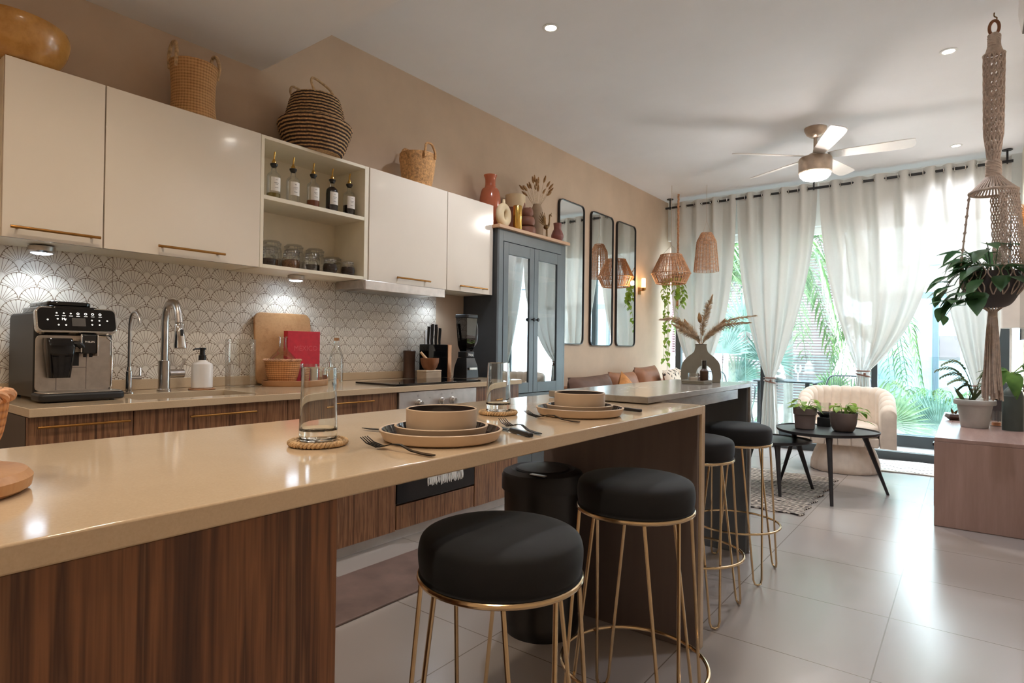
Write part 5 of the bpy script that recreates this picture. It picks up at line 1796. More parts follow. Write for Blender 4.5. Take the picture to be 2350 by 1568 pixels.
# ================================================================ armchair, coffee tables, rugs
def armchair():
    t = T('armchair', 'cream velvet channel-tufted tub chair on a flared round base', 'armchair', (-0.925, 6.46, 0.0), rz=math.radians(7))
    nb = 18
    mb = MB()
    rows = [(0.004, 0.292), (0.02, 0.298), (0.09, 0.292), (0.18, 0.262), (0.262, 0.222)]

    def fb(u, v):
        k = v * (len(rows) - 1)
        i = min(int(k), len(rows) - 2)
        f = k - i
        z = rows[i][0] + (rows[i + 1][0] - rows[i][0]) * f
        r = rows[i][1] + (rows[i + 1][1] - rows[i][1]) * f
        r *= 1 - 0.035 * (1 - abs(math.sin(u * PI * nb)) ** .5)
        return (r * math.cos(2 * PI * u), r * math.sin(2 * PI * u), z)
    mb.grid(fb, nb * 8, 9, wrap=True)
    O('flared_base', mb, M('cream_velvet'), t, smooth=180)
    # shell: U-shaped wall, round at the back, arms running forward (towards -y)
    nf = 17
    Ro, Ri, AL = 0.405, 0.275, 0.30
    tot = 2 * AL + PI * 0.34

    def path(u):
        """point on the wall's middle line's centre curve: (centre, outward direction)"""
        d = u * tot
        if d < AL:
            return Vector((0, -AL + d, 0)), Vector((1, 0, 0))
        if d > tot - AL:
            return Vector((0, -(d - (tot - AL)), 0)), Vector((-1, 0, 0))
        a = (d - AL) / 0.34
        return Vector((0, 0, 0)), Vector((math.cos(a), math.sin(a), 0))

    def top(u):
        q = abs(2 * u - 1)
        return 0.785 - 0.165 * max(0, (q - .38) / .62) ** 1.3

    def section(u, v):
        zt = top(u)
        zb = 0.262
        fl = abs(math.sin(u * PI * nf)) ** .5
        ro = Ro
        ri = Ri + 0.018 * (1 - fl)
        rt = (ro - ri) / 2
        if v < 0.35:
            f = v / 0.35
            r, z = ro - 0.008 * (1 - fl) * f, zb + (zt - rt - zb) * f
        elif v < 0.65:
            an = PI * (v - 0.35) / 0.3
            r = (ro + ri) / 2 + rt * math.cos(an)
            z = zt - rt + rt * math.sin(an) - 0.012 * (1 - fl)
        elif v < 0.95:
            f = (v - 0.65) / 0.3
            r, z = ri, zt - rt + (0.264 - zt + rt) * f
        else:
            f = (v - 0.95) / 0.05
            r, z = ri + (ro - ri) * f, 0.264 + (zb - 0.264) * f
        c, d = path(u)
        return (c.x + d.x * r, c.y + d.y * r, z)
    mb = MB()
    NU, NV = nf * 8 + 1, 41
    mb.grid(section, NU, NV)
    mb.f.append(tuple(j * NU for j in range(NV - 1)))
    mb.m.append(0)
    mb.f.append(tuple(j * NU + NU - 1 for j in reversed(range(NV - 1))))
    mb.m.append(0)
    O('tub_shell', mb, M('cream_velvet'), t, smooth=50)
    arcp = [(Ri * math.cos(PI * k / 24), Ri * math.sin(PI * k / 24)) for k in range(25)]
    pan = [(x * .99, y * .99) for x, y in arcp] + [(-Ri * .99, -0.27), (Ri * .99, -0.27)]
    O('seat_pan', MB().prism(pan, 0.263, 0.34), M('cream_velvet'), t, bevel=0.012, segs=3)
    fr = MB()
    for k in range(5):
        x0 = -Ri + 0.004 + k * (2 * Ri - 0.008) / 5
        fr.box(x0 + 0.001, x0 + (2 * Ri - 0.008) / 5 - 0.001, -0.305, -0.268, 0.265, 0.352)
    O('front_channels', fr, M('cream_velvet'), t, bevel=0.012, segs=3)
    seat = [(x * .985, y * .985) for x, y in arcp] + [(-Ri * .985, -0.25), (-Ri * .8, -0.325), (Ri * .8, -0.325), (Ri * .985, -0.25)]
    O('seat_cushion', MB().prism(seat, 0.353, 0.455), M('cream_velvet'), t, bevel=0.035, segs=4)


armchair()


def coffee_table(name, lab, c, r, z, feet, rz, tri, mat='black_metal'):
    t = T(name, lab, 'coffee table', (c[0], c[1], 0), rz)
    out = []
    for k in range(72):
        a = 2 * PI * k / 72
        q = r * (1 + tri * math.cos(3 * a))
        out.append((q * math.cos(a), q * math.sin(a)))
    n = 72
    mb = MB()
    vs = []
    for s, h in ((0.9, z - 0.02), (0.985, z - 0.012), (1.0, z), (1.0, z + 0.008), (0.985, z + 0.008), (0.975, z - 0.002)):
        vs += [(x * s, y * s, h) for x, y in out]
    fs = [(k * n + i, k * n + (i + 1) % n, (k + 1) * n + (i + 1) % n, (k + 1) * n + i) for k in range(5) for i in range(n)]
    fs += [tuple(reversed(range(n))), tuple(range(5 * n, 6 * n))]
    mb.add(vs, fs)
    O('table_top', mb, M(mat), t, smooth=30)
    inv = Matrix.Rotation(-rz, 3, 'Z')
    for fx, fy in feet:
        d = inv @ Vector((fx - c[0], fy - c[1], 0))
        tp = d * 0.62
        tp.z = z - 0.019
        ft = d.copy()
        ft.z = 0.0
        w_ = MB()
        pts = [tp, tp.lerp(ft, .12), ft]
        w_.tube(pts, [0.026, 0.02, 0.0115], 10)
        for i, v in enumerate(w_.v):
            if v[2] < 0.02:
                w_.v[i] = (v[0], v[1], max(v[2], 0.0005))
        O('leg', w_, M(mat), t)
    return t


coffee_table('coffee_table', 'black three-legged coffee table carrying two potted plants', (-0.915, 5.36), 0.375, 0.49, ((-0.777, 4.86), (-0.49, 5.528), (-1.273, 5.46)), math.radians(-100), 0.05)
coffee_table('side_table', 'lower black three-legged side table half under the bigger coffee table', (-1.27, 5.20), 0.28, 0.40, ((-0.985, 5.31), (-1.13, 4.86), (-1.56, 5.42)), math.radians(20), 0.05)

tag(O('flatweave_rug', MB().grid(lambda u, v: (-0.95 + (u - .5) * 0.74 + 0.012 * math.sin(v * 40), (v - .5) * 1.46 + 0.012 * math.sin(u * 23), 0.006 + 0.003 * math.sin(u * 20) * math.sin(v * 31)), 30, 60), M('rug'), smooth=180, solid=0.009, loc=(-0.315, 5.16, 0.0), rz=math.radians(0)),
    'black and cream flat-woven rug under the side table', 'rug')
rug = bpy.data.objects['flatweave_rug']
tag(O('white_rug', MB().grid(lambda u, v: (-0.86 + u * 1.05, 6.60 + v * 0.66 - 0.02 * math.sin(u * 9), 0.007 + 0.006 * abs(math.sin(u * 7 + v * 5)) * v), 50, 30), M('whiterug'), smooth=180, solid=0.008),
    'white rug with dotted diamonds at the sliding door step', 'rug')


def pothos_pot(name, lab, loc, kind, seed):
    t = T(name, lab, 'potted plant', loc)
    if kind == 0:
        O('pot', MB().lathe([(0.001, 0.0), (0.068, 0.0), (0.074, 0.005), (0.081, 0.115), (0.088, 0.118), (0.09, 0.17), (0.084, 0.17), (0.08, 0.14), (0.001, 0.138)], 40), M('pot_brown'), t)
        zt, H = 0.14, 0.10
    else:
        O('pot', MB().lathe(sp2([(0.001, 0.0), (0.055, 0.0), (0.075, 0.012), (0.092, 0.06), (0.1, 0.125), (0.101, 0.15)], 5) + [(0.094, 0.15), (0.09, 0.125), (0.001, 0.122)], 44), M('pot_brown'), t)
        zt, H = 0.125, 0.10
    O('soil', MB().lathe([(0.001, zt + 0.004), (0.04, zt + 0.008), (0.08, zt + 0.001)], 24), M('soil'), t)
    r_ = random.Random(seed)
    st, lf = MB(), MB()
    for i in range(24):
        a = r_.uniform(0, 2 * PI)
        if kind == 1 and i > 9:
            a = r_.uniform(-0.9, 0.9) + math.radians(20)
        q = r_.uniform(0.02, 0.085 if kind == 0 else (0.09 if i < 10 else 0.19))
        h = zt + r_.uniform(0.03, H) - (0.02 if q > .12 else 0)
        if kind == 1 and q > .14:
            h = zt + r_.uniform(-0.06, 0.06)
        p = Vector((q * math.cos(a), q * math.sin(a), h))
        st.tube(arc((0.3 * p.x, 0.3 * p.y, zt), (0.5 * p.x, 0.5 * p.y, h + 0.02), p, 6), 0.0018, 5)
        d = Vector((math.cos(a + r_.uniform(-.6, .6)), math.sin(a + r_.uniform(-.6, .6)), r_.uniform(-.7, .25)))
        lf.leaf(p, d, (0, 0, 1), r_.uniform(0.06, 0.085), r_.uniform(0.045, 0.062), 0.3)
    O('stems', st, M('lime'), t)
    O('foliage', lf, M('lime'), t, smooth=180)


pothos_pot('pothos_pot', 'ribbed grey-brown pot of pothos on the left side of the coffee table', (-1.06, 5.36, 0.4885), 0, 11)
pothos_pot('pothos_pot', 'rounded grey-brown pot of trailing pothos on the front of the coffee table', (-0.785, 5.40, 0.4885), 1, 12)


def candle_block():
    t = T('candle_holder', 'black block candle holder with a clear glass tube between the pots', 'candle holder', (-0.965, 5.66, 0.4885))
    O('block', MB().box(-0.05, 0.05, -0.05, 0.05, 0.0, 0.075), M('black_satin'), t, bevel=0.003)
    O('collar', MB().lathe([(0.035, 0.0755), (0.045, 0.09), (0.058, 0.105), (0.058, 0.118), (0.045, 0.122)], 28), M('black_satin'), t)
    O('glass_tube', MB().lathe([(0.045, 0.12), (0.05, 0.20), (0.048, 0.20), (0.043, 0.12)], 28), M('thin'), t)


candle_block()


# ================================================================ TV stand and what stands on it
def tv_stand():
    t = T('tv_stand', 'reddish walnut TV stand along the right wall', 'cabinet', (-0.168, 4.765, 0.0))
    D_, Ly, H = 0.575, 2.1, 0.575
    O('end_panel', MB().box(0.0, D_, 0.0, 0.035, 0.001, H - 0.0255), M('walnut'), t, bevel=0.003)
    O('end_panel', MB().box(0.0, D_, Ly - 0.035, Ly, 0.105, H - 0.0255), M('walnut'), t, bevel=0.003)
    O('table_top', MB().box(0.0, D_, 0.0, Ly, H - 0.025, H), M('walnut_top'), t, bevel=0.003)
    O('bottom_panel', MB().box(0.02, D_, 0.036, Ly - 0.036, 0.105, 0.13), M('walnut'), t)
    O('back_panel', MB().box(D_ - 0.015, D_, 0.036, Ly - 0.036, 0.13, H - 0.026), M('walnut'), t)
    O('plinth', MB().box(0.012, D_ - 0.06, 0.037, Ly - 0.037, 0.001, 0.104), M('walnut'), t)
    for k in range(3):
        y0 = 0.038 + k * 0.676
        d = O('drawer', MB().box(-0.003, 0.018, y0, y0 + 0.67, 0.12, H - 0.035), M('walnut'), t, bevel=0.002)
        O('pull', MB().box(-0.022, -0.0035, y0 + 0.28, y0 + 0.39, 0.48, 0.5), M('black_metal'), d, bevel=0.002)


tv_stand()
TZ = 0.5755


def stand_things():
    t = T('planter', 'pale grey planter of drooping succulents at the front of the TV stand', 'potted plant', (0.045, 5.62, TZ))
    O('pot', MB().lathe([(0.001, 0.0), (0.08, 0.0), (0.083, 0.004), (0.09, 0.05), (0.107, 0.165), (0.125, 0.17), (0.129, 0.178), (0.128, 0.205), (0.12, 0.208), (0.112, 0.2), (0.105, 0.175), (0.001, 0.172)], 48), M('pot_grey'), t)
    O('soil', MB().lathe([(0.001, 0.182), (0.06, 0.182), (0.105, 0.176)], 28), M('soil'), t)
    lf = MB()
    r_ = random.Random(21)
    for i in range(13):
        a = r_.uniform(0, 2 * PI)
        L = r_.uniform(0.09, 0.2)
        p0 = Vector((0.02 * math.cos(a) - 0.04, 0.02 * math.sin(a), 0.18))
        lf.leaf(p0, (math.cos(a) * .6, math.sin(a) * .6, 1.0), (math.cos(a + 1.5), math.sin(a + 1.5), 0.2), L, 0.02, 0.25, False)
    for (ex, ey, ez, mx, mz) in ((-0.23, 0.0, 0.42, -0.08, 0.50), (-0.2, 0.05, 0.37, -0.06, 0.47), (-0.15, -0.05, 0.33, -0.03, 0.42), (-0.19, 0.02, 0.47, -0.05, 0.57), (-0.1, 0.0, 0.28, -0.02, 0.38), (0.10, 0.05, 0.40, 0.03, 0.48)):
        c = arc((0.0, 0.02, 0.18), (mx, ey * .5, mz), (ex, ey, ez), 14)
        lf.tube(c, 0.003, 5)
        for i in range(6, 15):
            tt = (c[min(i + 1, 14)] - c[i - 1]).normalized()
            for s in (1, -1):
                lf.leaf(c[i], tt * 0.7 + Vector((0, s * 0.7, s * 0.5 + .1)), (0, 0, 1), 0.034, 0.022, 0.2, False)
    O('foliage', lf, M('dull_leaf'), t, smooth=180)

    t = T('bottle_planter', 'tall dark bottle vase with broad green leaves on the TV stand', 'vase', (0.262, 5.60, TZ))
    O('bottle', MB().lathe(sp2([(0.001, 0.0), (0.058, 0.0), (0.062, 0.006), (0.062, 0.22), (0.06, 0.252), (0.049, 0.285), (0.03, 0.308), (0.023, 0.318), (0.023, 0.336), (0.027, 0.34)], 5) + [(0.02, 0.336)], 36), M('bottle_green'), t)
    O('wire_loop', MB().tube(spline([(0.025, 0, 0.315), (0.05, 0.0, 0.325), (0.062, 0, 0.30), (0.055, 0, 0.28)], 4), 0.004, 6), M('antique'), t)
    lf = MB()
    O('stem', MB().tube([(0, 0, 0.32), (0.0, 0.0, 0.42)], 0.008, 8).tube([(0, 0, 0.41), (0.05, -0.02, 0.47)], 0.004, 6).tube([(0, 0, 0.40), (-0.05, 0.02, 0.44)], 0.004, 6), M('lime'), t)
    for (b, d, L, W) in (((-0.05, 0.02, 0.44), (-0.4, -0.3, -0.95), 0.2, 0.11), ((0.0, 0.0, 0.42), (0.12, -0.55, -0.9), 0.2, 0.1), ((0.05, -0.02, 0.47), (0.8, -0.1, 0.35), 0.13, 0.05),
                         ((0.05, -0.02, 0.465), (0.85, -0.3, -0.5), 0.17, 0.085), ((-0.03, 0.02, 0.435), (-0.9, -0.2, 0.1), 0.12, 0.05), ((0.0, 0.0, 0.4), (0.7, -0.2, 0.5), 0.11, 0.03)):
        lf.leaf(b, d, (0, -0.6, 1), L, W, 0.25)
    O('leaf', lf, M('pothos'), t, smooth=180)

    t = T('tealight_glass', 'low clear glass with a copper tealight between planter and bottle vase', 'candle', (0.178, 5.82, TZ))
    O('glass_cup', MB().lathe([(0.001, 0.0), (0.043, 0.0), (0.045, 0.004), (0.047, 0.115), (0.045, 0.115), (0.043, 0.006), (0.001, 0.006)], 30), M('thin'), t)
    O('tealight', MB().cyl((0, 0, 0), 0.03, 0.0065, 0.03, 20), M('coppery'), t)
    t = T('angular_dish', 'small dark faceted dish with dried leaves left of the planter', 'dish', (-0.08, 6.1, TZ))
    O('dish_body', MB().lathe([(0.001, 0.0), (0.035, 0.0), (0.068, 0.028), (0.06, 0.05), (0.045, 0.052), (0.001, 0.045)], 6), M('darkwood'), t, smooth=0)
    O('dried_leaf', MB().leaf((0, 0, 0.05), (0.5, 0, 0.9), (0, 1, 0), 0.04, 0.02, .2).leaf((-.01, 0, 0.05), (-0.3, 0.3, 0.9), (0, 1, 0), 0.05, 0.02, .2), M('antique'), t)
    t = T('leafy_planter', 'dark planter of dull green leaves standing behind the macrame tassel', 'potted plant', (0.22, 6.35, TZ))
    O('pot', MB().lathe([(0.001, 0.0), (0.07, 0.0), (0.1, 0.17), (0.094, 0.17), (0.09, 0.15), (0.001, 0.148)], 32), M('pot_dark'), t)
    lf = MB()
    r_ = random.Random(33)
    for i in range(26):
        a = r_.uniform(0, 2 * PI)
        q = r_.uniform(0.02, 0.13)
        p = Vector((q * math.cos(a), q * math.sin(a), r_.uniform(0.2, 0.42)))
        lf.tube([(0.2 * p.x, 0.2 * p.y, 0.15), p], 0.002, 4)
        lf.leaf(p, (math.cos(a), math.sin(a), r_.uniform(-.5, .4)), (0, 0, 1), 0.1, 0.065, 0.3)
    O('foliage', lf, M('dull_leaf'), t, smooth=180)


stand_things()


def tv_wall():
    t = T('television', 'black flat television on the right wall, seen almost edge-on', 'television', (RX - 0.002, 5.62, 1.24))
    O('tv_body', MB().box(-0.06, -0.02, 0.0, 1.12, 0.0, 0.66), M('black_gloss'), t, bevel=0.004)
    O('wall_mount', MB().box(-0.02, 0.0, 0.4, 0.72, 0.2, 0.46), M('black_metal'), t)
    t = T('floor_lamp', 'slim floor lamp with a white boxy shade in the corner by the door frame', 'lamp', (0.315, 7.10, 0.0))
    O('base', MB().cyl((0, 0, 0), 0.1, 0.001, 0.018, 28), M('white_paint'), t)
    O('pole', MB().tube([(0, 0, 0.018), (0, 0, 1.9)], 0.009, 10), M('white_paint'), t)
    O('lamp_shade', MB().prism(rpoly(-0.075, 0.075, -0.11, 0.11, 0.02, 4), 1.36, 1.76), M('white_cer'), t, bevel=0.004)
    # dried palm fringe hanging
    t = T('palm_wall_hanging', 'dried palm fringe hanging on the right wall behind the macrame planter', 'wall decoration', (RX - 0.003, 6.62, 1.95))
    O('spine', MB().tube([(-0.03, 0.0, 0.42), (-0.032, 0.0, 0.0), (-0.03, 0.0, -0.12)], [0.02, 0.026, 0.012], 10), M('palmdry'), t)
    fr = MB()
    r_ = random.Random(9)
    for i in range(150):
        z = r_.uniform(-0.02, 0.42)
        a = r_.uniform(-0.35, 0.75)
        L = r_.uniform(0.06, 0.12)
        s = r_.choice((-1, -1, -1, 1))
        d = Vector((-abs(math.cos(a)) * r_.uniform(.4, .95), s * r_.uniform(.1, .8), math.sin(a))) * L
        b = Vector((-0.032, 0, z))
        e = b + d
        e.x = min(e.x, -0.004)
        fr.tube([b, b + d * .6 + Vector((0, 0, 0.006)), e], [0.003, 0.0032, 0.0008], 5)
    O('fringe', fr, M('palmdry'), t)


tv_wall()


# ================================================================ macrame plant hanger
def macrame():
    hx, hy = 0.115, 4.434
    t = T('ceiling_hook', 'small metal hook in the ceiling holding the macrame planter', 'hook', (hx, hy, 0))
    O('hook_wire', MB().tube(spline([(0, 0, CEIL - 0.0005), (0, 0, CEIL - 0.02), (0.012, 0, CEIL - 0.034), (0.004, 0, CEIL - 0.052), (-0.01, 0, CEIL - 0.05)], 5), 0.0035, 8), M('antique'), t)
    t = T('macrame_hanger', 'long macrame plant hanger with a pot of pothos hung from the ceiling', 'hanging planter', (hx, hy, 0))
    O('wooden_ring', MB().torus((0, 0, 3.03), 0.036, 0.0085, 36, 10, 'y', 0.62, 1.15), M('redwood'), t)

    def twist(z0, z1, r, strands, pitch, name):
        mb = MB()
        n = int((z1 - z0) / 0.006) + 4
        for s in range(strands):
            mb.tube([(r * .62 * math.cos(2 * PI * (i / n * pitch + s / strands)), r * .62 * math.sin(2 * PI * (i / n * pitch + s / strands)), z1 + (z0 - z1) * i / n) for i in range(n + 1)], r * .5, 7)
        return O(name, mb, M('macrame'), t)
    twist(2.90, 2.985, 0.03, 4, 1.4, 'twisted_cord')
    O('wrapped_neck', MB().lathe([(0.014, 3.0), (0.022, 2.985), (0.024, 2.97)], 20).lathe([(0.034, 2.915), (0.038, 2.9), (0.045, 2.88)], 24), M('macrame'), t)
    # knotted sleeve between the small ring and the lower twist: a net of crossing cords
    O('upper_ring', MB().torus((0, 0, 2.872), 0.05, 0.006, 36, 8), M('macrame'), t)
    sl = MB()

    def rs(z):
        f = (2.872 - z) / (2.872 - 2.24)
        return 0.049 - 0.006 * f - 0.019 * max(0, (f - .72) / .28)
    N = 14
    for s in range(N):
        for w_ in (1, -1):
            pts = []
            for i in range(61):
                z = 2.872 - (2.872 - 2.24) * i / 60
                a = 2 * PI * s / N + w_ * 0.24 * math.sin(i / 60 * PI * 12)
                pts.append((rs(z) * math.cos(a), rs(z) * math.sin(a), z))
            sl.tube(pts, 0.0052, 5)
    O('knotted_sleeve', sl, M('macrame'), t)
    twist(2.16, 2.245, 0.036, 4, 1.3, 'twisted_cord')
    # cone, big ring
    cn = MB()
    for s in range(40):
        a = 2 * PI * s / 40
        cn.tube([(0.028 * math.cos(a), 0.028 * math.sin(a), 2.165), (0.06 * math.cos(a), 0.06 * math.sin(a), 2.125), (0.108 * math.cos(a), 0.108 * math.sin(a), 2.075)], 0.0048, 5)
    O('cord_cone', cn, M('macrame'), t)
    O('lower_ring', MB().torus((0, 0, 2.068), 0.112, 0.0085, 48, 8), M('macrame'), t)
    # three knotted straps from ring to pot
    st = MB()
    z0, z1 = 2.062, 1.62
    for k, (ac, half) in enumerate(((math.radians(185), .16), (math.radians(-40), .62), (math.radians(75), .3))):
        rows = 9
        cols = 3 if half < .2 else (9 if half > .5 else 5)
        for c in range(cols + 1):
            for w_ in (1, -1):
                pts = []
                for i in range(41):
                    f = i / 40
                    z = z0 + (z1 - z0) * f
                    shrink = 1 - .45 * f if half < .5 else 1 - 0.1 * f
                    a = ac + half * shrink * (2 * c / cols - 1) + w_ * half * shrink / cols * math.sin(f * PI * rows)
                    r = 0.112 + 0.04 * f
                    pts.append((r * math.cos(a), r * math.sin(a), z))
                st.tube(pts, 0.0036, 5)
        for c in range(cols):
            for i in range(rows):
                f = (i + .5) / rows
                shrink = 1 - .45 * f if half < .5 else 1 - 0.1 * f
                a = ac + half * shrink * (2 * (c + .5) / cols - 1)
                r = 0.112 + 0.04 * f
                if (i + c) % 2 == 0:
                    st.ball((r * math.cos(a), r * math.sin(a), z0 + (z1 - z0) * f), 0.0085, n=6, m=5)
    O('knotted_strap', st, M('macrame'), t)
    nt = MB()
    for s in range(16):
        for w_ in (1, -1):
            pts = []
            for i in range(25):
                f = i / 24
                z = 1.63 - 0.26 * f
                r = 0.152 if f < .35 else 0.152 - (0.152 - 0.016) * ((f - .35) / .65) ** 1.5
                a = 2 * PI * s / 16 + w_ * 0.2 * math.sin(f * PI * 3) * (1 - f)
                pts.append((r * math.cos(a), r * math.sin(a), z))
            nt.tube(pts, 0.0035, 5)
    O('pot_net', nt, M('macrame'), t)
    O('gathering_wrap', MB().lathe([(0.016, 1.385), (0.022, 1.378), (0.023, 1.345), (0.018, 1.338)], 22), M('macrame'), t)
    ts = MB()
    r_ = random.Random(2)
    for i in range(90):
        a = r_.uniform(0, 2 * PI)
        q = math.sqrt(r_.random())
        b = 0.87 + r_.uniform(-0.02, 0.05)
        ts.tube([(0.018 * q * math.cos(a), 0.018 * q * math.sin(a), 1.36), (0.03 * q * math.cos(a), 0.03 * q * math.sin(a), 1.2), (0.037 * q * math.cos(a + .1), 0.037 * q * math.sin(a + .1), 1.05), (0.05 * q * math.cos(a + .2), 0.05 * q * math.sin(a + .2), b)], 0.0042, 5)
    O('tassel', ts, M('macrame'), t)
    O('pot', MB().lathe(sp2([(0.001, 1.395), (0.05, 1.395), (0.09, 1.42), (0.125, 1.49), (0.143, 1.575), (0.145, 1.598)], 5) + [(0.138, 1.598), (0.13, 1.57), (0.001, 1.568)], 40), M('pot_dark'), t)
    lf, sm = MB(), MB()
    r_ = random.Random(15)
    for i in range(60):
        a = r_.uniform(0, 2 * PI)
        if i < 20:
            a = PI + r_.uniform(-1.0, 1.0)
        q = r_.uniform(0.06, 0.19)
        z = r_.uniform(1.585, 1.75)
        if i > 47:
            a = -PI / 2 + r_.uniform(-1.1, 1.1)
        if i % 3 == 0 or i > 47:
            q = r_.uniform(0.17, 0.23)
            z = r_.uniform(1.42, 1.62)
        p = Vector((q * math.cos(a), q * math.sin(a), z))
        sm.tube(arc((0.3 * p.x, 0.3 * p.y, 1.575), (0.75 * p.x, 0.75 * p.y, max(z, 1.61) + 0.04), p, 7), 0.0025, 5)
        d = Vector((math.cos(a + r_.uniform(-.7, .7)), math.sin(a + r_.uniform(-.7, .7)), r_.uniform(-.9, .3)))
        lf.leaf(p, d, (0, 0, 1), r_.uniform(0.105, 0.15), r_.uniform(0.085, 0.11), 0.3)
    for (dx, z, L) in ((-0.24, 1.40, 0.09), (-0.26, 1.47, 0.07), (-0.22, 1.35, 0.06)):
        sm.tube(arc((-0.08, 0, 1.58), (-0.17, -0.02, 1.5 if z > 1.45 else 1.44), (dx, -0.03, z), 8), 0.002, 5)
        lf.leaf((dx, -0.03, z), (-0.2, -0.1, -1), (0, -1, 0.1), L, L * .7, 0.2)
    O('stems', sm, M('pothos_dark'), t)
    O('foliage', lf, M('pothos_dark'), t, smooth=180)


macrame()


# ================================================================ woven lampshades and trailing plant by the window
def woven_pendants():
    # wide hexagonal-profile shade
    x, y = -2.86, 6.88
    t = T('woven_shade', 'wide rattan cord shade with a sharp waist hung near the left window corner', 'hanging shade', (x, y, 0), group='rattan hanging shades')
    zt, zm, zb = 2.27, 2.045, 1.925
    rt, rm, rb = 0.125, 0.232, 0.175
    fr = MB().torus((0, 0, zt), rt, 0.006, 40, 8).torus((0, 0, zm), rm, 0.006, 56, 8).torus((0, 0, zb), rb, 0.006, 48, 8)
    O('ring_frame', fr, M('rattan'), t)
    cd = MB()
    r_ = random.Random(8)
    N = 96
    for i in range(N):
        a = 2 * PI * i / N + r_.uniform(-.015, .015)
        b = a + r_.uniform(-.05, .05)
        c = b + r_.uniform(-.05, .05)
        cd.tube([(rt * math.cos(a), rt * math.sin(a), zt), (rm * math.cos(b), rm * math.sin(b), zm), (rb * math.cos(c), rb * math.sin(c), zb)], 0.0036, 5)
    for f in (0.35, 0.68):
        r0 = rt + (rm - rt) * f
        z0 = zt + (zm - zt) * f
        cd.tube([(r0 * math.cos(2 * PI * i / 120), r0 * math.sin(2 * PI * i / 120), z0 + 0.004 * (1 if i % 2 else -1)) for i in range(120)], 0.003, 5, closed=True)
    O('cord_weave', cd, M('rattan'), t)
    O('suspension_cord', MB().tube([(0, 0, CEIL - 0.001), (0, 0, zt + 0.12)], 0.0022, 6).tube([(0, 0, zt + .12), (rt, 0, zt)], 0.0018, 5).tube([(0, 0, zt + .12), (-rt, 0, zt)], 0.0018, 5), M('wire'), t)

    # bell shade
    x, y = -2.50, 7.08
    t = T('woven_shade', 'bell-shaped open-weave rattan shade hung in front of the first curtain', 'hanging shade', (x, y, 0), group='rattan hanging shades')
    prof = sp2([(0.045, 2.535), (0.06, 2.53), (0.088, 2.475), (0.112, 2.42), (0.122, 2.30), (0.134, 2.18), (0.144, 2.068)], 5)

    def rz_(z):
        for (r0, z0), (r1, z1) in zip(prof, prof[1:]):
            if z1 <= z <= z0:
                return r0 + (r1 - r0) * (z0 - z) / max(1e-6, z0 - z1)
        return prof[-1][0]
    rb_ = MB()
    for i in range(20):
        a = 2 * PI * i / 20
        rb_.tube([(r * math.cos(a), r * math.sin(a), z) for r, z in prof[::2]], 0.0042, 5)
    O('ribs', rb_, M('rattan'), t)
    wv = MB()
    n = 31
    for k in range(n):
        z = 2.53 - (2.53 - 2.07) * k / (n - 1)
        r = rz_(z)
        th = 0.0045 if k < 8 else 0.003
        wv.tube([((r + 0.003 * math.cos(10 * 2 * PI * i / 80 + k * PI)) * math.cos(2 * PI * i / 80), (r + 0.003 * math.cos(10 * 2 * PI * i / 80 + k * PI)) * math.sin(2 * PI * i / 80), z) for i in range(80)], th, 5, closed=True)
    O('weft', wv, M('rattan'), t)
    O('suspension_cord', MB().tube([(0, 0, CEIL - 0.001), (0, 0, 2.68)], 0.002, 6).tube([(0, 0, 2.68), (0.045, 0, 2.535)], 0.0016, 5).tube([(0, 0, 2.68), (-0.045, 0, 2.535)], 0.0016, 5), M('wire'), t)

    # rope hanger with pothos behind the wide shade
    x, y = -2.95, 7.31
    t = T('rope_planter', 'brown rope plant hanger with trailing pothos by the dark door frame', 'hanging planter', (x, y, 0))
    rp = MB()
    for s in range(3):
        rp.tube([(0.008 * math.cos(i * .45 + s * 2.1) + 0.002, 0.008 * math.sin(i * .45 + s * 2.1), CEIL - 0.001 - i * 0.0125) for i in range(68)], 0.007, 5)
    for s in range(3):
        a = 2 * PI * s / 3
        rp.tube([(0, 0, 2.28), (0.09 * math.cos(a), 0.09 * math.sin(a), 2.12), (0.088 * math.cos(a), 0.088 * math.sin(a), 2.0), (0.0, 0.0, 1.92)], 0.006, 5)
    rp.tube([(0, 0, 1.93), (0.004, 0, 1.8), (-0.002, 0, 1.66)], [0.013, 0.014, 0.017], 8)
    O('rope', rp, M('rattan'), t)
    O('pot', MB().lathe([(0.001, 1.96), (0.06, 1.96), (0.08, 2.09), (0.074, 2.09), (0.001, 2.07)], 28), M('pot_dark'), t)
    vn, lf = MB(), MB()
    r_ = random.Random(44)
    for (ex, ey, ez) in ((-0.13, -0.12, 0.97), (-0.07, -0.14, 0.86), (-0.1, -0.1, 1.1), (0.0, -0.1, 1.5), (0.07, -0.05, 1.65), (-0.15, -0.08, 1.35), (0.05, -0.12, 1.78), (0.1, -0.06, 1.72)):
        c = spline([(ex * .3, ey * .3, 2.08), (ex * .8, ey * .9, 2.06), (ex, ey, 1.9), (ex + 0.02, ey, (1.9 + ez) / 2), (ex, ey, ez)], 8)
        vn.tube(c, 0.0022, 5)
        for i in range(10, len(c)):
            if r_.random() < .55:
                a = r_.uniform(0, 2 * PI)
                lf.leaf(c[i], (math.cos(a), math.sin(a), -0.7), (math.cos(a) * .5, math.sin(a) * .5, .8), r_.uniform(0.05, 0.085), r_.uniform(0.04, 0.06), 0.3)
    O('vine', vn, M('lime'), t)
    O('foliage', lf, M('lime'), t, smooth=180)


woven_pendants()


# ================================================================ curtains, rod
RODY, RODZ = 7.5, 3.0


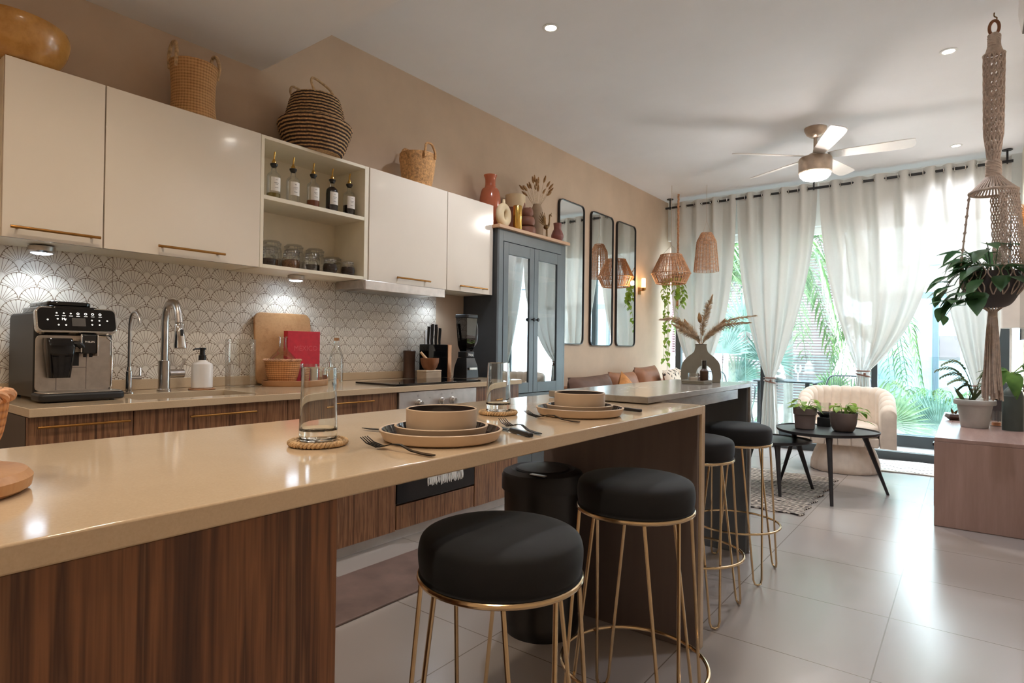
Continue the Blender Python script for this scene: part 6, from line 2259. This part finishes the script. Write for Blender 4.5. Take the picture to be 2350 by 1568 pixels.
def rod():
    t = T('curtain_rod', 'black curtain rod with ceiling brackets across the window wall', 'curtain rod', (0, RODY, RODZ))
    O('rod', MB().tube([(-3.20, 0, 0), (0.345, 0, 0)], 0.0145, 12), M('black_metal'), t)
    for x in (-3.14, -1.41, 0.30):
        O('bracket', MB().tube([(x, 0, 0.012), (x, 0, CEIL - RODZ - 0.006)], 0.009, 8).lathe([(0.042, CEIL - RODZ - 0.009), (0.042, CEIL - RODZ - 0.001)], 20, (x, 0, 0), cap0=True, cap1=True).torus((x, 0, 0), 0.019, 0.006, 18, 6, 'x'), M('black_metal'), t)


rod()


def curtain(lab, xl, xr, xt, wt, zt, pl, pr, nfold, seed, wb, tied=True, zb=0.012):
    """sheer panel: hangs from the rod between xl and xr, gathered to half-width wt round x = xt at height zt"""
    t = T('sheer_curtain', lab, 'curtain', (0, RODY, 0), group='sheer cream curtains')
    ztop = 3.055
    r_ = random.Random(seed)
    ph = [r_.uniform(-.5, .5) for _ in range(nfold + 2)]

    def edge(z):
        if z >= zt:
            f = (ztop - z) / (ztop - zt)
            a = 1 - f ** pl
            b = 1 - f ** pr
            return xt - wt + (xl - xt + wt) * a, xt + wt + (xr - xt - wt) * b
        f = (zt - z) / (zt - zb)
        k = f ** .6
        return xt - wt - (wb - wt) * k, xt + wt + (wb - wt) * k

    def amp(z):
        if z >= zt:
            f = (ztop - z) / (ztop - zt)
            return 0.034 * (1 - f * .2) + 0.012 * f * (1 - f)
        return 0.03

    NU, NV = nfold * 14 + 1, 70
    zs = []
    for j in range(NV):
        v = j / (NV - 1)
        zs.append(ztop + (zb - ztop) * v)

    def fn(u, v):
        z = ztop + (zb - ztop) * v
        a, b = edge(z)
        near = math.exp(-((z - zt) / 0.10) ** 2) if tied else 0
        p = u * nfold * PI
        w_ = math.sin(p) * amp(z) * (1 - .45 * near)
        wob = 0.010 * math.sin(p * 1.7 + seed + z * 2.0) * (1 - near)
        sh = 0.004 * math.sin(p * 2 + seed) * (b - a)
        crush = 0.012 * math.sin(u * 31 + z * 23) * max(0, (zt - z) / zt) if tied else 0
        return (a + (b - a) * u + sh, w_ + wob + crush, z)
    mb = MB().grid(fn, NU, NV)
    O('cloth', mb, M('sheer'), t, smooth=180)
    for i in range(nfold):
        u = (i + 0.5) / nfold if False else (i + 0.0) / nfold
        if i == 0:
            continue
        z = RODZ
        a, b = edge(z)
        x = a + (b - a) * u
        O('grommet', MB().torus((x, 0, z), 0.026, 0.0045, 22, 6, 'x').torus((x, 0, z), 0.021, 0.003, 22, 5, 'x'), M('chrome'), t)
    if tied:
        q = MB()
        for dz in (0.0, -0.045):
            q.tube([(xt + (wt + 0.012) * math.cos(2 * PI * i / 40), 0.045 * math.sin(2 * PI * i / 40) , zt + dz * (1 + .3 * math.cos(2 * PI * i / 40))) for i in range(40)], 0.008, 7, closed=True)
        q.ball((xt + wt * .4, -0.05, zt - 0.03), 0.014, n=8, m=6)
        O('tie_back', q, M('leather_tie'), t)
    return t


curtain('sheer curtain panel nearest the left wall, behind the rattan shades', -3.12, -2.285, -2.72, 0.07, 0.80, 4.5, 2.8, 8, 1, 0.13)
curtain('sheer curtain panel tied low in front of the brown louvres, left of the armchair', -2.275, -1.375, -1.868, 0.052, 0.80, 2.3, 2.0, 9, 2, 0.11)
curtain('wide sheer curtain panel tied behind the armchair', -1.355, -0.268, -0.905, 0.055, 0.915, 2.0, 3.6, 10, 3, 0.10)
curtain('sheer curtain panel behind the macrame hanger', -0.292, 0.335, 0.12, 0.07, 0.80, 2.0, 2.2, 7, 4, 0.11)
# ================================================================ balcony and garden beyond the glass
def balcony():
    S('balcony_floor', MB().box(-4.6, 1.6, WY + 0.021, 9.34, -0.12, -0.012), M('deck'), smooth=0)
    t = T('glass_railing', 'frameless clear glass balcony railing in front of the garden', 'railing', (0, 9.26, 0))
    for k in range(4):
        x0 = -4.5 + k * 1.5
        O('glass_panel', MB().box(x0 + 0.01, x0 + 1.49, 0.0, 0.012, 0.0, 1.07), M('rail_glass'), t, smooth=0)
    O('base_rail', MB().box(-4.5, 1.5, -0.02, 0.035, -0.011, 0.06), M('steelblue'), t, bevel=0.003)

    t = T('balcony_table', 'grey metal balcony table beyond the sliding glass', 'table', (-1.86, 8.52, 0))
    O('table_top', MB().prism(rpoly(-0.42, 0.34, -0.32, 0.32, 0.05, 5), 0.715, 0.735), M('ebony'), t, bevel=0.004)
    for x in (-0.33, 0.25):
        for y in (-0.24, 0.24):
            O('leg', MB().box(x - 0.025, x + 0.025, y - 0.025, y + 0.025, -0.011, 0.7145), M('ebony'), t, bevel=0.004)
    t = T('wine_glass', 'clear stemmed wine glass standing on the balcony table', 'glass', (-1.74, 8.36, 0.7355))
    O('glass_body', MB().lathe(sp2([(0.035, 0.0), (0.034, 0.003), (0.006, 0.008), (0.004, 0.03), (0.004, 0.085), (0.012, 0.097), (0.036, 0.13), (0.041, 0.16), (0.034, 0.215)], 5), 28), M('glass'), t, solid=0.0015)
    o = O('swirl_vase', MB().lathe(sp2([(0.001, 0.0), (0.055, 0.0), (0.085, 0.04), (0.06, 0.08), (0.075, 0.11), (0.05, 0.15), (0.058, 0.175), (0.03, 0.205), (0.02, 0.235)], 6), 40), M('white_cer'), loc=(-1.965, 8.33, 0.7355))
    tag(o, 'white stacked-ring vase on the balcony table', 'vase')

    def wire_chair(x, y, rz, lab):
        t = T('wire_chair', lab, 'chair', (x, y, -0.0115), rz, group='grey wire balcony chairs')
        O('seat', MB().prism(rpoly(-0.25, 0.25, -0.24, 0.24, 0.08, 5), 0.43, 0.45), M('ebony'), t, bevel=0.004)
        bk = spline([(-0.27, 0.2, 0.45), (-0.29, 0.24, 0.66), (-0.25, 0.27, 0.80), (-0.1, 0.30, 0.82), (0.1, 0.30, 0.82), (0.25, 0.27, 0.80), (0.29, 0.24, 0.66), (0.27, 0.2, 0.45)], 6)
        bb = MB().tube(bk, 0.011, 8)
        for i in range(22):
            x_ = -0.235 + 0.47 * i / 21
            yb = 0.297 - 0.25 * x_ * x_ * 2
            bb.tube([(x_, 0.22, 0.455), (x_, yb, 0.62), (x_, yb, 0.812 - abs(x_) ** 3)], 0.0042, 5)
        O('backrest', bb, M('ebony'), t)
        for s in (-1, 1):
            O('armrest', MB().tube(spline([(s * .28, 0.235, 0.66), (s * .30, 0.05, 0.665), (s * .30, -0.18, 0.655), (s * .29, -0.24, 0.6), (s * .27, -0.24, 0.45)], 5), 0.0095, 8), M('ebony'), t)
            for yy in (-0.22, 0.22):
                O('leg', MB().tube([(s * .23, yy * .9, 0.43), (s * .27, yy * 1.15, 0.0)], 0.0105, 8), M('ebony'), t)
    wire_chair(-1.30, 8.50, math.radians(-20), 'grey wire-back chair beside the balcony table, behind the armchair')
    wire_chair(-2.70, 8.55, math.radians(70), 'grey wire-back chair at the other side of the balcony table near the stone bar')


balcony()


def frond(mb, root, az, L, rise, droop, leaf, width, n=26, r_=rnd):
    """feather palm frond: curved midrib with a row of leaflets on each side"""
    d = Vector((math.cos(az), math.sin(az), 0))
    c = spline([root, root + d * L * .35 + Vector((0, 0, rise * .75)), root + d * L * .7 + Vector((0, 0, rise)), root + d * L + Vector((0, 0, rise - droop))], 10)
    mb.tube(c, [0.016 * (1 - i / len(c)) + 0.003 for i in range(len(c))], 5)
    m = len(c)
    for i in range(n):
        f = 0.16 + 0.83 * i / n
        k = f * (m - 1)
        a = int(k)
        p = c[a].lerp(c[min(a + 1, m - 1)], k - a)
        tt = (c[min(a + 1, m - 1)] - c[a - 1]).normalized()
        sd = tt.cross(Vector((0, 0, 1))).normalized()
        ll = leaf * (math.sin(min(1, f * 1.05) * PI) ** .6 * .75 + .25) * r_.uniform(.85, 1.1)
        for s in (1, -1):
            q = (tt * .55 + sd * s * .85 + Vector((0, 0, r_.uniform(-.25, .1)))).normalized()
            e = p + q * ll + Vector((0, 0, -0.32 * ll * r_.uniform(.7, 1.3)))
            md = p + q * ll * .55 + Vector((0, 0, 0.02))
            w_ = q.cross(Vector((0, 0, 1))).normalized() * width * .5
            mb.add([p - w_ * .5, p + w_ * .5, md + w_, md - w_, e], [(0, 1, 2, 3), (3, 2, 4)])


def fanleaf(mb, root, hub, R, n, span, r_, tilt):
    """fan palm leaf: stalk from root to hub, then n pleated blades radiating from the hub"""
    mb.tube(arc(root, (Vector(root) + Vector(hub)) / 2 + Vector((0, 0, .05)), hub, 6), 0.009, 5)
    h = Vector(hub)
    ax = (h - Vector(root))
    ax.z *= .6
    ax.normalize()
    nrm = Vector((ax.y * 0 + tilt[0], tilt[1], tilt[2])).normalized()
    u = (ax - nrm * ax.dot(nrm)).normalized()
    v = nrm.cross(u)
    for i in range(n):
        a = -span / 2 + span * i / (n - 1)
        d = u * math.cos(a) + v * math.sin(a)
        sd = nrm.cross(d) * (R * span / n * .36)
        L = R * r_.uniform(.85, 1.05) * (1 - .18 * abs(a) / span)
        m1 = h + d * L * .5
        e = h + d * L + Vector((0, 0, -.05 * L))
        mb.add([h, m1 - sd + nrm * .012, m1 + nrm * -.006, m1 + sd + nrm * .012, e], [(0, 1, 2), (0, 2, 3), (1, 4, 2), (2, 4, 3)])


def garden():
    S('ground', MB().box(-14, 8, 9.34, 30, -0.4, -0.30), M('gravel'), smooth=0)
    r_ = random.Random(77)
    # ground cover
    g = MB()
    for i in range(700):
        x, y = r_.uniform(-5, 1.5), r_.uniform(9.5, 12.5)
        a = r_.uniform(0, 2 * PI)
        if any((x - bx) ** 2 + (y - by) ** 2 < q * q for bx, by, q in ((-0.75, 11.0, .5), (-0.15, 11.3, .55), (-0.42, 10.75, .4), (-0.93, 9.85, .3), (-0.3, 10.15, .3), (-1.75, 10.9, .3), (-3.15, 11.0, .3), (-2.95, 10.35, .3))):
            continue
        g.leaf((x, y, -0.3), (math.cos(a), math.sin(a), r_.uniform(.6, 1.8)), (0, 0, 1), r_.uniform(.12, .34), 0.035, .4, False)
    tag(O('ground_plants', g, M('grass'), smooth=180), 'low green ground cover between the palms outside', 'plants', kind='stuff')

    def palm(name, lab, x, y, H, n, L, rise, droop, leaf, width, mat, seed, az=None, lean=0.0, tr=0.075):
        q = random.Random(seed)
        t = T(name, lab, 'palm tree', (x, y, -0.3), group='palms outside the window')
        if H > 0.5:
            pts = spline([(0, 0, 0), (lean * .4, 0, H * .5), (lean, 0, H)], 10)
            tk = MB().tube(pts, [tr * (1.15 - .3 * i / len(pts)) * (1 + .06 * (i % 2)) for i in range(len(pts))], 16)
            O('trunk', tk, M('bark'), t)
        mb = MB()
        for k in range(n):
            a = (2 * PI * k / n + q.uniform(-.25, .25)) if az is None else q.uniform(*az)
            frond(mb, Vector((lean, 0, H)), a, L * q.uniform(.8, 1.1), rise * q.uniform(.5, 1.2), droop * q.uniform(.7, 1.4), leaf, width, 30, q)
        O('crown', mb, M(mat), t, smooth=0)

    palm('feather_palm', 'feather palm with a grey trunk at the left of the garden behind the pampas', -3.15, 11.0, 2.55, 14, 1.5, .55, 1.3, .6, .04, 'palm', 5)
    palm('feather_palm', 'palm whose green fronds cross the brown louvres high between the curtains', -2.75, 12.4, 3.35, 11, 1.35, .55, .85, .46, .035, 'palm', 8)
    palm('feather_palm', 'taller palm behind the first curtain at the left garden edge', -4.7, 12.5, 3.3, 14, 1.8, .6, 1.4, .6, .045, 'palm_blue', 9)
    palm('areca_palm', 'low feathery palm in front of the frosted blue panes', -0.5, 11.5, 0.2, 10, .85, .62, .4, .3, .028, 'palm', 12)
    palm('areca_palm', 'young palm with drooping fronds by the edge of the wide curtain', -1.3, 12.0, 1.55, 9, .75, .35, .9, .36, .03, 'palm', 14, tr=0.05)

    def fanpalm(lab, x, y, leaves, mat, seed):
        q = random.Random(seed)
        t = T('fan_palm', lab, 'palm', (x, y, -0.3), group='fan palms outside the window')
        st = MB()
        for (dx, dy, dz, R, n, sp_, tl) in leaves:
            fanleaf(st, (0, 0, 0.02), (dx, dy, dz), R, n, sp_, q, tl)
        O('fan_leaves', st, M(mat), t, smooth=0)

    fanpalm('bright green fan palm just outside the glass beside the armchair', -0.93, 9.85,
            [(0.06, -0.05, 0.42, 0.62, 26, 3.6, (0.15, -1, .25)), (-0.2, 0.1, 0.6, 0.55, 24, 3.2, (-.2, -1, .3)), (0.28, 0.12, 0.32, 0.55, 24, 3.2, (0.5, -1, .5)), (-0.35, 0.05, 0.4, 0.5, 22, 3.2, (-.6, -1, .4))], 'palm', 3)
    fanpalm('pale blue-green fan palm between the bright one and the TV stand', -0.30, 10.15,
            [(0.0, -0.05, 0.35, 0.62, 28, 2.6, (0.1, -1, .12)), (0.25, 0.1, 0.45, 0.5, 22, 3.0, (0.4, -1, .3)), (-0.22, 0.15, 0.5, 0.45, 22, 2.8, (-.3, -1, .2))], 'palm_blue', 4)
    fanpalm('fan palm low under the louvred wall between the two tied curtains', -1.75, 10.9,
            [(0.0, 0, 0.75, 0.45, 22, 3.2, (0.1, -1, .2)), (0.3, 0.1, 0.6, 0.45, 22, 3.2, (0.4, -1, .3)), (-0.3, 0.1, 0.55, 0.4, 20, 3.2, (-.4, -1, .3))], 'palm', 6)
    fanpalm('large fan palm with long drooping leaves left of the first tied curtain', -2.95, 10.35,
            [(0.0, -0.1, 1.75, 0.75, 30, 3.8, (-0.15, -1, .15)), (-0.35, -0.1, 1.35, 0.7, 28, 3.6, (-.4, -1, .1)), (0.25, 0.1, 1.25, 0.6, 26, 3.4, (0.4, -1, .2)), (-0.15, 0.0, 0.9, 0.6, 26, 3.4, (0, -1, .4))], 'palm_blue', 7)

    # louvred house
    t = T('louvred_house', 'white house front covered with thin brown horizontal louvres beyond the palms', 'building', (0, 14.0, -0.3))
    O('back_wall', MB().box(-9.0, -2.2, 0.16, 0.4, 0.0, 7.0), M('facade'), t, smooth=0)
    sl = MB()
    n = 110
    for k in range(n):
        z = 0.25 + k * 0.060
        sl.box(-9.0, -2.24, 0.0, 0.03, z, z + 0.027)
    O('louvre_screen', sl, M('slat'), t, smooth=0)
    O('corner_post', MB().box(-2.235, -2.12, -0.05, 0.4, 0.0, 7.0), M('facade'), t, bevel=0.005)
    for x in (-3.4, -4.6, -5.8, -7.0):
        O('screen_post', MB().box(x, x + 0.05, 0.04, 0.1, 0.0, 7.0), M('slat'), t, smooth=0)

    # glazed pavilion at the right
    t = T('glazed_pavilion', 'low pavilion with frosted blue panes in grey-blue frames to the right outside', 'building', (0, 13.0, -0.3))
    O('frame_beam', MB().box(-1.42, 3.0, -0.03, 0.05, 2.40, 2.52), M('steelblue'), t, bevel=0.004)
    O('sill_beam', MB().box(-1.42, 3.0, -0.03, 0.05, 0.3, 0.42), M('steelblue'), t, bevel=0.004)
    for x in (-1.42, -0.49, 0.5, 1.6):
        O('mullion', MB().box(x, x + 0.085, -0.03, 0.05, 0.0, 2.40), M('steelblue'), t, bevel=0.004)
    for a, b in ((-1.335, -0.49), (-0.405, 0.5), (0.585, 1.6)):
        O('frosted_pane', MB().box(a, b, 0.0, 0.02, 0.43, 2.395), M('bluepane'), t, smooth=0)
    O('base_wall', MB().box(-1.42, 3.0, 0.0, 0.2, 0.0, 0.295), M('facade'), t, smooth=0)
    O('dark_opening', MB().box(-0.395, -0.1, -0.012, -0.002, 1.3, 1.72), M('pot_dark'), t, smooth=0)
    t = T('white_block', 'plain white upper storey above the frosted pavilion outside', 'building', (0, 13.2, -0.3))
    O('block_wall', MB().box(-1.9, 4.0, 0.0, 2.0, 2.525, 6.5), M('facade'), t, smooth=0)
    O('dark_joint', MB().box(-1.9, 4.0, -0.012, -0.001, 3.0, 3.03), M('steelblue'), t, smooth=0)  # thin dark strip laid across the white wall
    t = T('white_garden_house', 'white rendered house behind the palms at the left outside', 'building', (0, 15.2, -0.3))
    O('house_wall', MB().box(-14, -9.1, -1.0, 0.4, 0.0, 6.0), M('facade'), t, smooth=0)
    # white boulders in the bed
    for i, (x, y, r0) in enumerate(((-0.75, 11.0, 0.26), (-0.15, 11.3, 0.3), (-0.42, 10.75, 0.18))):
        mb = MB().ball((0, 0, 0), r0, r0 * .8, r0 * .55, 18, 12)
        for k, v in enumerate(mb.v):
            s = 1 + 0.10 * math.sin(v[0] * 17 + i) * math.cos(v[1] * 13)
            mb.v[k] = (v[0] * s, v[1] * s, v[2] * s)
        lab = ('pale boulder at the left of the three behind the fan palms', 'largest pale boulder behind the fan palms', 'smallest pale boulder, in front of the other two behind the fan palms')[i]
        tag(O('boulder', mb, M('facade'), smooth=180, loc=(x, y, -0.22)), lab, 'rock', 'pale boulders in the planting bed')


garden()

# the top of every label-bearing thing is done; nothing below but the final clean-up
bpy.context.view_layer.update()
